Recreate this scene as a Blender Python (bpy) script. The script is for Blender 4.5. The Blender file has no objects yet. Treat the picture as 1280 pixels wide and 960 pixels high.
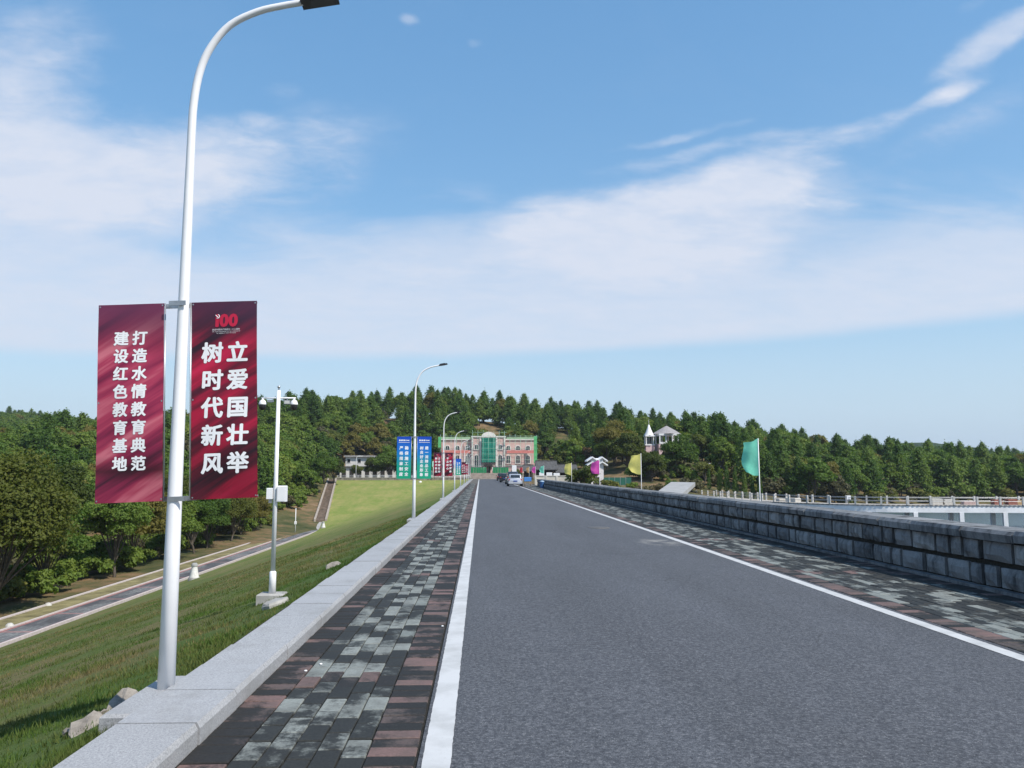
import bpy, math, random
import numpy as np
from mathutils import Vector, Matrix
R = math.radians
rnd = random.Random(7)
SC = bpy.context.scene
COL = SC.collection

# ------------------------------------------------------------------ camera
CAM = Vector((0.0, 0.0, 1.6))
FPX = 1000.0                      # focal length in pixels of the 1280 wide picture
PITCH, YAW = R(6.334), R(2.277)   # looks a little up and a little to the right of the road axis
cd = bpy.data.cameras.new('camera')
cd.sensor_width = 36.0
cd.lens = 36.0 * FPX / 1280.0
cd.clip_start, cd.clip_end = 0.05, 20000
cam = bpy.data.objects.new('camera', cd)
COL.objects.link(cam)
cam.location = CAM
cam.rotation_euler = (math.pi / 2 + PITCH, 0, -YAW)
SC.camera = cam

# ------------------------------------------------------------------ world, sun, exposure
SUN_EL, SUN_AZ = R(50), R(128)    # azimuth from +Y (down the road) clockwise: behind the camera on the right
world = bpy.data.worlds.new('World')
SC.world = world
world.use_nodes = True


def build_sky():
    nt = world.node_tree
    nt.nodes.clear()
    N, L = nt.nodes.new, nt.links.new
    out = N('ShaderNodeOutputWorld')
    bg = N('ShaderNodeBackground')
    bg.inputs[1].default_value = 0.15
    sky = N('ShaderNodeTexSky')
    sky.sky_type = 'NISHITA'
    sky.sun_disc = False
    sky.sun_elevation, sky.sun_rotation = SUN_EL, SUN_AZ
    sky.air_density, sky.dust_density, sky.ozone_density = 1.0, 0.35, 1.3
    sky.altitude = 100
    tc = N('ShaderNodeTexCoord')
    sp = N('ShaderNodeSeparateXYZ')
    L(tc.outputs['Generated'], sp.inputs[0])

    def math_(op, a, b=None, clamp=False):
        m = N('ShaderNodeMath')
        m.operation = op
        m.use_clamp = clamp
        for i, v in enumerate((a, b)):
            if v is None:
                continue
            if isinstance(v, (int, float)):
                m.inputs[i].default_value = v
            else:
                L(v, m.inputs[i])
        return m.outputs[0]
    az = math_('ARCTAN2', sp.outputs[0], sp.outputs[1])
    el = math_('ARCSINE', sp.outputs[2])
    cb = N('ShaderNodeCombineXYZ')
    L(az, cb.inputs[0])
    L(el, cb.inputs[1])
    # warp
    nz = N('ShaderNodeTexNoise')
    nz.inputs['Scale'].default_value = 5.5
    nz.inputs['Detail'].default_value = 6
    L(tc.outputs['Generated'], nz.inputs['Vector'])
    sub = N('ShaderNodeVectorMath')
    sub.operation = 'SUBTRACT'
    L(nz.outputs['Color'], sub.inputs[0])
    sub.inputs[1].default_value = (.5, .5, .5)
    sc = N('ShaderNodeVectorMath')
    sc.operation = 'MULTIPLY'
    L(sub.outputs[0], sc.inputs[0])
    sc.inputs[1].default_value = (.13, .06, 0)
    ad = N('ShaderNodeVectorMath')
    ad.operation = 'ADD'
    L(cb.outputs[0], ad.inputs[0])
    L(sc.outputs[0], ad.inputs[1])
    total = None
    for (a0, e0, ra, re, rot, w, s0) in CLOUDS:
        mp = N('ShaderNodeMapping')
        mp.vector_type = 'TEXTURE'
        mp.inputs['Location'].default_value = (a0, e0, 0)
        mp.inputs['Rotation'].default_value = (0, 0, R(rot))
        mp.inputs['Scale'].default_value = (ra, re, 1)
        L(ad.outputs[0], mp.inputs[0])
        ln = N('ShaderNodeVectorMath')
        ln.operation = 'LENGTH'
        L(mp.outputs[0], ln.inputs[0])
        mr = N('ShaderNodeMapRange')
        mr.interpolation_type = 'SMOOTHSTEP'
        mr.inputs['From Min'].default_value = s0
        mr.inputs['From Max'].default_value = 1.0
        mr.inputs['To Min'].default_value = w
        mr.inputs['To Max'].default_value = 0.0
        L(ln.outputs['Value'], mr.inputs['Value'])
        total = mr.outputs[0] if total is None else math_('ADD', total, mr.outputs[0])
    # planar coordinates: cloud sheets seen in perspective, everywhere in the sky
    zz = math_('ADD', math_('MAXIMUM', sp.outputs[2], 0.0), 0.16)
    pl = N('ShaderNodeCombineXYZ')
    L(math_('DIVIDE', sp.outputs[0], zz), pl.inputs[0])
    L(math_('DIVIDE', sp.outputs[1], zz), pl.inputs[1])

    def fbm(scale, detail, rough, mapsc, dist=0.0):
        m = N('ShaderNodeMapping')
        m.inputs['Scale'].default_value = mapsc
        m.inputs['Rotation'].default_value = (0, 0, R(-14))
        L(pl.outputs[0], m.inputs[0])
        n = N('ShaderNodeTexNoise')
        n.inputs['Scale'].default_value = scale
        n.inputs['Detail'].default_value = detail
        n.inputs['Roughness'].default_value = rough
        n.inputs['Distortion'].default_value = dist
        L(m.outputs[0], n.inputs['Vector'])
        return n.outputs[0]
    f1 = fbm(2.1, 9, .58, (1.0, 1.7, 1), .5)
    f2 = fbm(9.0, 8, .62, (1.0, 1.5, 1), .3)
    mix = math_('ADD', math_('MULTIPLY', f1, .65), math_('MULTIPLY', f2, .35))
    tex = math_('MULTIPLY', math_('SUBTRACT', mix, .36), 3.6, True)       # 0..1 wispy
    edge = math_('MULTIPLY', math_('SUBTRACT', mix, .5), math_('MULTIPLY', math_('MINIMUM', math_('MULTIPLY', total, 2.5), 1.0), 2.1))
    sm = N('ShaderNodeMapRange')
    sm.interpolation_type = 'SMOOTHSTEP'
    sm.inputs['From Min'].default_value = .10
    sm.inputs['From Max'].default_value = 1.3
    L(math_('ADD', total, edge), sm.inputs['Value'])
    d1 = math_('MULTIPLY', sm.outputs[0], math_('ADD', math_('MULTIPLY', tex, .42), .66))
    # the thin sheet low in the sky with a clean lower edge, all round

    def step(v, a_, b_):
        q = N('ShaderNodeMapRange')
        q.interpolation_type = 'SMOOTHSTEP'
        q.inputs['From Min'].default_value = a_
        q.inputs['From Max'].default_value = b_
        L(v, q.inputs['Value'])
        return q.outputs[0]
    elw = math_('SUBTRACT', el, math_('ADD', math_('MULTIPLY', math_('SINE', az), .036), math_('MULTIPLY', math_('SUBTRACT', f1, .5), .016)))
    up = math_('ADD', el, math_('MULTIPLY', math_('SUBTRACT', f1, .5), .22))
    band = math_('MULTIPLY', step(elw, .138, .158), math_('SUBTRACT', 1.0, step(up, .215, .335)))
    band = math_('MULTIPLY', band, math_('ADD', math_('MULTIPLY', tex, .24), .66))
    d1 = math_('SUBTRACT', math_('ADD', d1, band), math_('MULTIPLY', d1, band))
    thin = math_('MULTIPLY', math_('SUBTRACT', f1, .53), 1.6, True)      # thin veil over the whole sky
    dens = math_('ADD', d1, math_('MULTIPLY', thin, .10))
    dens = math_('MINIMUM', dens, .96)
    mixc = N('ShaderNodeMix')
    mixc.data_type = 'RGBA'
    L(dens, mixc.inputs[0])
    gm = N('ShaderNodeGamma')                       # the camera's soft tone curve over the whole sky
    gm.inputs[1].default_value = .5
    L(sky.outputs[0], gm.inputs[0])
    hs = N('ShaderNodeHueSaturation')
    hs.inputs['Saturation'].default_value = 1.85
    hs.inputs['Value'].default_value = 1.9
    L(gm.outputs[0], hs.inputs['Color'])
    hmix = N('ShaderNodeMix')                       # pale air towards the horizon, all round
    hmix.data_type = 'RGBA'
    L(math_('MULTIPLY', math_('SUBTRACT', 1.0, step(el, .0, .24)), .85), hmix.inputs[0])
    L(hs.outputs[0], hmix.inputs[6])
    hmix.inputs[7].default_value = (2.45, 3.25, 4.15, 1)
    L(hmix.outputs[2], mixc.inputs[6])
    mixc.inputs[7].default_value = (3.64, 3.90, 4.50, 1)
    L(mixc.outputs[2], bg.inputs[0])
    L(bg.outputs[0], out.inputs[0])


# azimuth, elevation (radians), radii, rotation, weight, solid core
def _c(px, py, rx, ry, rot, w, s0=.1):
    return ((px - 640) / FPX * .95 + YAW, (591 - py) / FPX * .93, rx / FPX, ry / FPX, rot, w, s0)


CLOUDS = [
    _c(50, 140, 130, 115, 0, .85), _c(140, 240, 220, 95, 12, 1.15, .2), _c(10, 250, 180, 100, 0, .8),
    _c(340, 200, 230, 110, 20, .46), _c(310, 110, 42, 20, 0, .36), _c(300, 150, 40, 16, 0, .36),
    _c(850, 272, 280, 92, 6, 1.1, .3), _c(560, 305, 300, 62, 4, .72, .1), _c(985, 212, 130, 45, 15, .62), _c(700, 245, 180, 52, 8, .55),
    _c(880, 156, 160, 11, 2, .46), _c(860, 181, 240, 15, 3, .42),
    _c(1240, 104, 118, 25, 18, 1.0, .2), _c(1180, 150, 66, 15, 14, .85, .1), _c(1085, 176, 70, 22, 14, .55), _c(1210, 72, 30, 11, 20, .55), _c(1190, 185, 220, 45, 20, .28),
    _c(500, 22, 26, 13, 0, .5), _c(586, 46, 22, 9, 0, .45), _c(1480, 60, 180, 50, 15, .7), _c(-220, 200, 260, 150, 0, .7), _c(1600, 230, 300, 90, 0, .6),
]
build_sky()
sl = bpy.data.lights.new('sun', 'SUN')
sl.energy = 4.1
sl.angle = R(0.53)
sl.color = (1.0, 0.945, 0.86)
sun = bpy.data.objects.new('sun', sl)
COL.objects.link(sun)
sv = Vector((math.sin(SUN_AZ) * math.cos(SUN_EL), math.cos(SUN_AZ) * math.cos(SUN_EL), math.sin(SUN_EL)))
sun.rotation_euler = (-sv).to_track_quat('-Z', 'Y').to_euler()
sun.location = sv * 300
vs = SC.view_settings
vs.view_transform, vs.look = 'Standard', 'None'
vs.gamma, vs.use_curve_mapping = 1.0, False
vs.exposure = 0.42
SC.render.engine = 'CYCLES'
SC.cycles.max_bounces = 5
SC.cycles.diffuse_bounces = 2
SC.cycles.glossy_bounces = 2
SC.cycles.transmission_bounces = 3
SC.cycles.volume_bounces = 0
SC.cycles.use_denoising = True
SC.cycles.sample_clamp_indirect = 6

# ------------------------------------------------------------------ pixel helpers (direction only)
_cp, _sp_, _cw, _sw = math.cos(PITCH), math.sin(PITCH), math.cos(YAW), math.sin(YAW)
FWD = Vector((_sw * _cp, _cw * _cp, _sp_))
RGT = Vector((_cw, -_sw, 0))
UPV = Vector((-_sw * _sp_, -_cw * _sp_, _cp))


def ray(px, py):
    return FWD + RGT * ((px - 640) / FPX) + UPV * ((480 - py) / FPX)


def on_z(px, py, z):
    d = ray(px, py)
    return CAM + d * ((z - CAM.z) / d.z)


def on_y(px, py, y):
    d = ray(px, py)
    return CAM + d * (y / d.y)


def to_px(p):
    v = Vector(p) - CAM
    w = v.dot(FWD)
    return 640 + FPX * v.dot(RGT) / w, 480 - FPX * v.dot(UPV) / w


def wx(px, y):                    # X at pixel column px for depth y (near the horizon)
    return on_y(px, 591, y).x


# ------------------------------------------------------------------ materials
def lin(r, g, b):
    f = lambda c: (c / 255) / 12.92 if c <= 10 else (((c / 255) + .055) / 1.055) ** 2.4
    return (f(r), f(g), f(b))


class NT:
    def __init__(s, name):
        s.m = bpy.data.materials.new(name)
        s.m.use_nodes = True
        s.t = s.m.node_tree
        s.t.nodes.clear()
        s.out = s.n('ShaderNodeOutputMaterial')

    def n(s, t, **kw):
        x = s.t.nodes.new(t)
        for k, v in kw.items():
            setattr(x, k, v)
        return x

    def put(s, v, sock):
        if hasattr(v, 'is_output'):
            s.t.links.new(v, sock)
        elif isinstance(v, (tuple, list)) and len(v) == 3 and sock.type == 'RGBA':
            sock.default_value = (*v, 1)
        else:
            sock.default_value = v

    def math(s, op, a, b=None, clamp=False):
        x = s.n('ShaderNodeMath', operation=op, use_clamp=clamp)
        s.put(a, x.inputs[0])
        if b is not None:
            s.put(b, x.inputs[1])
        return x.outputs[0]

    def coord(s, which='Object', scale=(1, 1, 1), rot=(0, 0, 0)):
        if which == 'World':
            v = s.n('ShaderNodeNewGeometry').outputs['Position']
        else:
            v = s.n('ShaderNodeTexCoord').outputs[which]
        if scale != (1, 1, 1) or rot != (0, 0, 0):
            mp = s.n('ShaderNodeMapping')
            mp.inputs['Scale'].default_value = scale
            mp.inputs['Rotation'].default_value = rot
            s.t.links.new(v, mp.inputs[0])
            v = mp.outputs[0]
        return v

    def noise(s, vec, scale, detail=4, rough=.55, dist=0.0, col=False):
        x = s.n('ShaderNodeTexNoise')
        s.put(vec, x.inputs['Vector'])
        x.inputs['Scale'].default_value = scale
        x.inputs['Detail'].default_value = detail
        x.inputs['Roughness'].default_value = rough
        x.inputs['Distortion'].default_value = dist
        return x.outputs['Color' if col else 0]

    def ramp(s, fac, stops, interp='LINEAR'):
        x = s.n('ShaderNodeValToRGB')
        x.color_ramp.interpolation = interp
        e = x.color_ramp.elements
        while len(e) < len(stops):
            e.new(.5)
        for i, (p, c) in enumerate(stops):
            e[i].position = p
            e[i].color = (*c, 1) if isinstance(c, (tuple, list)) else (c, c, c, 1)
        s.put(fac, x.inputs[0])
        return x.outputs[0]

    def mix(s, fac, a, b, mode='MIX'):
        x = s.n('ShaderNodeMix', data_type='RGBA', blend_type=mode)
        s.put(fac, x.inputs[0])
        s.put(a, x.inputs[6])
        s.put(b, x.inputs[7])
        return x.outputs[2]

    def range(s, v, a, b, c=0.0, d=1.0):
        x = s.n('ShaderNodeMapRange')
        s.put(v, x.inputs[0])
        for i, q in enumerate((a, b, c, d)):
            x.inputs[i + 1].default_value = q
        return x.outputs[0]

    def bump(s, h, strength=.3, dist=.02):
        x = s.n('ShaderNodeBump')
        x.inputs['Strength'].default_value = strength
        x.inputs['Distance'].default_value = dist
        s.put(h, x.inputs['Height'])
        return x.outputs[0]

    def attr(s, name, out=2):
        return s.n('ShaderNodeAttribute', attribute_name=name).outputs[out]

    def rand(s):
        return s.n('ShaderNodeObjectInfo').outputs['Random']

    def bsdf(s, base, rough=.7, metal=0.0, normal=None, spec=.5, **kw):
        x = s.n('ShaderNodeBsdfPrincipled')
        s.put(base, x.inputs['Base Color'])
        s.put(rough, x.inputs['Roughness'])
        x.inputs['Metallic'].default_value = metal
        x.inputs['Specular IOR Level'].default_value = spec
        if normal is not None:
            s.put(normal, x.inputs['Normal'])
        for k, v in kw.items():
            s.put(v, x.inputs[k])
        s.t.links.new(x.outputs[0], s.out.inputs[0])
        return x


MATS = {}


def plain(name, col, rough=.6, metal=0.0, var=.12, scale=6.0, spec=.5, bump=0.0, which='Object'):
    """a one-coloured surface with a little wear"""
    if name in MATS:
        return MATS[name]
    t = NT(name)
    v = t.coord(which)
    n = t.noise(v, scale, 5, .6)
    lo = tuple(c * (1 - var * 1.6) for c in col)
    hi = tuple(min(1, c * (1 + var)) for c in col)
    c = t.ramp(n, [(.3, lo), (.68, hi)])
    nr = t.bump(t.noise(v, scale * 14, 3), bump, .01) if bump else None
    t.bsdf(c, rough, metal, nr, spec)
    MATS[name] = t.m
    return t.m


def mat_asphalt():
    t = NT('asphalt')
    v = t.coord('World')
    fine = t.noise(v, 120, 3, .8)
    mid = t.noise(v, 34, 4, .75)
    big = t.noise(t.coord('World', (1.0, .16, 1)), .9, 4, .6)
    vo = t.n('ShaderNodeTexVoronoi')
    vo.inputs['Scale'].default_value = 48
    t.put(v, vo.inputs['Vector'])
    c = t.ramp(t.math('ADD', t.math('MULTIPLY', fine, .5), t.math('MULTIPLY', mid, .5)),
               [(.36, (.014, .015, .018)), (.5, (.057, .060, .068)), (.63, (.155, .158, .166))])
    c = t.mix(t.range(big, .35, .7), c, t.mix(1.0, c, (1.24, 1.25, 1.27), 'MULTIPLY'))
    stones = t.math('MULTIPLY', t.math('LESS_THAN', vo.outputs['Distance'], .2), t.math('GREATER_THAN', t.noise(v, 55, 2), .55))
    c = t.mix(t.math('MULTIPLY', stones, .75), c, (.30, .30, .29))
    # pale dust patch beside the right line and a few bleached spots
    sp = t.n('ShaderNodeSeparateXYZ')
    t.put(v, sp.inputs[0])
    dx = t.math('DIVIDE', t.math('SUBTRACT', sp.outputs[0], 4.15), .55)
    dy = t.math('DIVIDE', t.math('SUBTRACT', sp.outputs[1], 18.6), 1.0)
    rr = t.math('ADD', t.math('MULTIPLY', dx, dx), t.math('MULTIPLY', dy, dy))
    pat = t.math('MULTIPLY', t.range(rr, 1.2, .1), t.range(t.noise(v, 2.6, 5, .65), .42, .62))
    c = t.mix(t.math('MULTIPLY', pat, .8), c, (.27, .26, .24))
    cr = t.n('ShaderNodeTexVoronoi', feature='DISTANCE_TO_EDGE')
    cr.inputs['Scale'].default_value = .5
    wob = t.mix(.12, t.coord('World', (1, .45, 1)), t.noise(v, 2.5, 4, .7, col=True), 'ADD')
    t.put(wob, cr.inputs['Vector'])
    crack = t.math('MULTIPLY', t.math('LESS_THAN', cr.outputs[0], .0035), t.math('GREATER_THAN', t.noise(v, .35, 2), .55))
    c = t.mix(t.math('MULTIPLY', crack, .4), c, (.025, .025, .027))
    t.bsdf(c, .78, 0, t.bump(t.math('ADD', fine, t.math('MULTIPLY', mid, .5)), .55, .006), .4)
    return t.m


def mat_paint():
    t = NT('road_paint')
    v = t.coord('World')
    n = t.noise(v, 60, 4, .7)
    b = t.noise(v, 3, 4, .6)
    c = t.mix(t.range(b, .4, .75), (.52, .52, .515), (.37, .37, .36))
    c = t.mix(t.math('MULTIPLY', t.math('GREATER_THAN', n, .68), .7), c, (.2, .2, .2))
    t.bsdf(c, .6, 0, t.bump(n, .4, .003))
    return t.m


def mat_paver(name, cols, moss_bias):
    """cols: three tints picked per paver by the mesh attribute 'tint'; dark moss grows in patches over them"""
    t = NT(name)
    v = t.coord('World')
    tint = t.attr('tint')
    c = t.ramp(tint, [(0.0, cols[0]), (.5, cols[1]), (1.0, cols[2])])
    g = t.noise(v, 55, 4, .65)
    c = t.mix(.5, c, t.ramp(g, [(.3, .35), (.7, .75)]), 'OVERLAY')
    m1 = t.noise(t.coord('World', (1.5, .8, 1)), 1.25, 3, .55)
    m2 = t.math('ADD', t.math('MULTIPLY', t.noise(v, 8.5, 6, .72), .72), t.math('MULTIPLY', t.noise(v, 42, 4, .7), .28))
    m = t.math('ADD', t.math('MULTIPLY', m1, .56), t.math('ADD', t.math('MULTIPLY', m2, .44), t.math('MULTIPLY', t.math('SUBTRACT', tint, .5), .17)))
    sx = t.n('ShaderNodeSeparateXYZ')
    t.put(v, sx.inputs[0])
    away = t.range(t.math('ABSOLUTE', t.math('SUBTRACT', sx.outputs[0], 2.26)), 3.0, 3.95, 0, .055)   # damp side away from the road
    m = t.math('SUBTRACT', m, away)
    moss = t.range(m, .518 + moss_bias, .445 + moss_bias)
    c = t.mix(t.range(t.noise(v, 3.1, 5, .7), .42, .68, 0, .55), c, (.060, .056, .048))
    mc = t.ramp(g, [(.3, (.006, .0065, .006)), (.7, (.021, .021, .019))])
    c = t.mix(t.math('MULTIPLY', moss, .93), c, mc)
    t.bsdf(c, .72, 0, t.bump(t.math('ADD', g, m2), .25, .004), .35)
    return t.m


def mat_granite():
    t = NT('granite')
    v = t.coord('World')
    tint = t.attr('tint')
    f = t.math('ADD', t.math('MULTIPLY', t.noise(v, 190, 3, .8), .45), t.math('MULTIPLY', t.noise(v, 75, 3, .8), .55))
    c = t.ramp(f, [(.36, (.13, .132, .138)), (.5, (.32, .322, .328)), (.62, (.50, .50, .50))])
    c = t.mix(t.range(tint, 0, 1, 0, .35), c, (.36, .365, .38))
    d = t.noise(v, 2.2, 6, .65)
    c = t.mix(t.range(d, .50, .75, 0, .6), c, (.20, .195, .18))
    c = t.mix(t.range(t.noise(v, .6, 4, .6), .45, .7, 0, .4), c, (.24, .24, .245))
    s = t.noise(t.coord('World', (1, 1, 1)), 14, 4, .6)
    c = t.mix(t.math('MULTIPLY', t.math('GREATER_THAN', s, .70), .35), c, (.13, .12, .11))
    t.bsdf(c, .62, 0, t.bump(f, .15, .003), .4)
    return t.m


def mat_wallstone():
    t = NT('wall_stone')
    v = t.coord('World')
    tint = t.attr('tint')
    f = t.noise(v, 70, 4, .75)
    c = t.ramp(tint, [(0, (.13, .137, .145)), (.5, (.20, .208, .215)), (1, (.29, .295, .295))])
    c = t.mix(.55, c, t.ramp(f, [(.3, .3), (.7, .75)]), 'OVERLAY')
    # rain streaks and black algae from the coping down
    st = t.noise(t.coord('World', (1, 1, .18)), 5.5, 5, .65)
    bl = t.noise(v, 1.7, 4, .6)
    k = t.range(t.math('ADD', t.math('MULTIPLY', st, .6), t.math('MULTIPLY', bl, .4)), .47, .62)
    c = t.mix(t.math('MULTIPLY', k, .85), c, (.022, .023, .025))
    t.bsdf(c, .85, 0, t.bump(f, .4, .006), .3)
    return t.m


def mat_joint(name='joint_dirt', a=(.012, .012, .011), b=(.04, .038, .032)):
    t = NT(name)
    n = t.noise(t.coord('World'), 30, 4, .7)
    t.bsdf(t.ramp(n, [(.3, a), (.7, b)]), .95, 0, t.bump(n, .5, .01), .2)
    return t.m


def mat_grass():
    t = NT('grass')
    v = t.coord('World')
    p = t.noise(v, .22, 5, .6)
    q = t.noise(v, 1.3, 5, .65)
    f = t.noise(t.coord('World', (1, 1, .4)), 26, 4, .8)
    far = t.n('ShaderNodeSeparateXYZ')
    t.put(v, far.inputs[0])
    mow = t.noise(t.coord('World', (.9, .10, .9), (0, 0, R(18))), 1.0, 4, .6)
    s = t.math('ADD', t.math('ADD', t.math('MULTIPLY', p, .36), t.math('MULTIPLY', q, .34)), t.math('MULTIPLY', mow, .30))
    c = t.ramp(s, [(.36, (.050, .088, .020)), (.47, (.088, .115, .030)), (.56, (.140, .122, .052)), (.68, (.165, .130, .068))])
    # the strip beside the kerb stays greener, the far end of the slope is drier
    near = t.math('ADD', t.range(far.outputs[0], -4.6, -2.6), 0)
    c = t.mix(t.math('MULTIPLY', near, .65), c, (.045, .098, .017))
    dry = t.range(far.outputs[1], 30, 120)
    c = t.mix(t.math('MULTIPLY', dry, .8), c, t.ramp(s, [(.38, (.15, .215, .040)), (.62, (.31, .285, .10))]))
    c = t.mix(.65, c, t.ramp(f, [(.3, .28), (.7, .76)]), 'OVERLAY')
    t.bsdf(c, .95, 0, t.bump(t.math('ADD', f, q), .7, .04), .15)
    return t.m


def mat_blades():
    t = NT('grass_blades')
    k = t.attr('tint')
    v = t.coord('World')
    q = t.noise(v, .9, 4, .6)
    c = t.ramp(k, [(0, (.048, .105, .014)), (.45, (.085, .140, .025)), (.75, (.165, .145, .055)), (1, (.27, .215, .10))])
    c = t.mix(t.range(q, .4, .65, 0, .55), c, (.15, .12, .048))
    b = t.bsdf(c, .7, 0, None, .2)
    tr = t.n('ShaderNodeBsdfTranslucent')
    t.put(c, tr.inputs[0])
    mx = t.n('ShaderNodeMixShader')
    mx.inputs[0].default_value = .25
    t.t.links.new(b.outputs[0], mx.inputs[1])
    t.t.links.new(tr.outputs[0], mx.inputs[2])
    t.t.links.new(mx.outputs[0], t.out.inputs[0])
    return t.m


def mat_leaf(name, a, b, c, trans=.3, warm=None):
    """a, b, c: dark, middle, light leaf tints; every tree takes its own mix"""
    t = NT(name)
    r = t.rand()
    v = t.coord('Object')
    n = t.noise(v, 1.1, 3, .6)
    k = t.math('ADD', t.math('MULTIPLY', r, .55), t.math('MULTIPLY', n, .55))
    col = t.ramp(k, [(.18, a), (.5, b), (.85, c)])
    at = t.attr('tint')
    col = t.mix(t.range(at, 0, 1, 0, .5), col, t.mix(1.0, col, (1.75, 1.55, 1.3), 'MULTIPLY'))
    if warm:
        col = t.mix(t.math('MULTIPLY', t.math('GREATER_THAN', r, .88), .6), col, warm)
    d = t.bsdf(col, .6, 0, None, .25)
    tr = t.n('ShaderNodeBsdfTranslucent')
    t.put(t.mix(1.0, col, (1.25, 1.35, .6), 'MULTIPLY'), tr.inputs[0])
    mx = t.n('ShaderNodeMixShader')
    mx.inputs[0].default_value = trans
    t.t.links.new(d.outputs[0], mx.inputs[1])
    t.t.links.new(tr.outputs[0], mx.inputs[2])
    t.t.links.new(mx.outputs[0], t.out.inputs[0])
    return t.m


def mat_bark():
    t = NT('bark')
    v = t.coord('Object', (1, 1, .25))
    n = t.noise(v, 9, 5, .7)
    t.bsdf(t.ramp(n, [(.3, (.045, .036, .028)), (.7, (.16, .135, .11))]), .9, 0, t.bump(n, .8, .05), .2)
    return t.m


def mat_soil():
    t = NT('forest_soil')
    v = t.coord('World')
    a = t.noise(v, .035, 5, .6)
    b = t.noise(v, .35, 6, .65)
    s = t.math('ADD', t.math('MULTIPLY', a, .45), t.math('MULTIPLY', b, .55))
    c = t.ramp(s, [(.36, (.035, .05, .016)), (.48, (.085, .082, .034)), (.56, (.17, .115, .06)), (.68, (.27, .185, .115))])
    t.bsdf(c, .95, 0, t.bump(b, .8, .3), .15)
    return t.m


def mat_water():
    t = NT('water')
    v = t.coord('World', (1, 1, 1))
    n = t.noise(v, 1.2, 4, .6)
    t.bsdf((.05, .075, .08), .22, 0, t.bump(n, .9, .12), .5, IOR=1.33)
    return t.m


def mat_banner(name, kind):
    """printed cloth: kind 'dark' and 'rose' are crimson silk folds, 'blue' runs from blue to green"""
    t = NT(name)
    v = t.coord('Object')
    sp = t.n('ShaderNodeSeparateXYZ')
    t.put(v, sp.inputs[0])
    z = t.math('DIVIDE', sp.outputs[2], 1.4)          # 0 bottom .. 1 top
    x = sp.outputs[0]
    if kind == 'blue':
        c = t.ramp(z, [(0, (.006, .36, .19)), (.3, (.006, .34, .25)), (.62, (.004, .20, .60)), (1, (.006, .06, .50))])
    else:
        # diagonal silk folds
        u = t.math('SUBTRACT', sp.outputs[2], t.math('MULTIPLY', x, .62))
        cb = t.n('ShaderNodeCombineXYZ')
        t.put(t.math('MULTIPLY', u, 3.4), cb.inputs[0])
        t.put(t.math('MULTIPLY', x, .4), cb.inputs[1])
        n = t.noise(cb.outputs[0], 1.55 if kind == 'rose' else 1.8, 4, .55, .4)
        fo = t.noise(cb.outputs[0], 6, 3, .6)
        n = t.math('ADD', t.math('MULTIPLY', n, .88), t.math('MULTIPLY', fo, .12))
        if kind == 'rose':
            c = t.ramp(n, [(.36, (.050, .005, .022)), (.44, (.26, .014, .060)), (.53, (.44, .040, .095)), (.62, (.66, .17, .22))])  # palest pink is sheen on the crimson, painted into the cloth colour
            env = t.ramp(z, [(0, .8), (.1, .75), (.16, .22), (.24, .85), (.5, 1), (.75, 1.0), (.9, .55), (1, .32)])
        else:
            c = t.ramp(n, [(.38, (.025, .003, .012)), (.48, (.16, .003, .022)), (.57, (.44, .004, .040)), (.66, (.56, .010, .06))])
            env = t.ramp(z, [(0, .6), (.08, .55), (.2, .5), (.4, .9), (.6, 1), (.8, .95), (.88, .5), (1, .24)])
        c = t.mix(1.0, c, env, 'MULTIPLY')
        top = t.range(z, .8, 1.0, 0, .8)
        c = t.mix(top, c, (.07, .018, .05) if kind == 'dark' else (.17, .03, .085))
    b = t.bsdf(c, .42, 0, None, .5)
    tr = t.n('ShaderNodeBsdfTranslucent')
    t.put(c, tr.inputs[0])
    mx = t.n('ShaderNodeMixShader')
    mx.inputs[0].default_value = .12
    t.t.links.new(b.outputs[0], mx.inputs[1])
    t.t.links.new(tr.outputs[0], mx.inputs[2])
    t.t.links.new(mx.outputs[0], t.out.inputs[0])
    return t.m


def mat_cloth(name, col, trans=.45):
    t = NT(name)
    n = t.noise(t.coord('Object'), 5, 4, .6)
    c = t.ramp(n, [(.3, tuple(q * .8 for q in col)), (.7, col)])
    b = t.bsdf(c, .8, 0, None, .2)
    tr = t.n('ShaderNodeBsdfTranslucent')
    t.put(c, tr.inputs[0])
    mx = t.n('ShaderNodeMixShader')
    mx.inputs[0].default_value = trans
    t.t.links.new(b.outputs[0], mx.inputs[1])
    t.t.links.new(tr.outputs[0], mx.inputs[2])
    t.t.links.new(mx.outputs[0], t.out.inputs[0])
    return t.m


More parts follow.
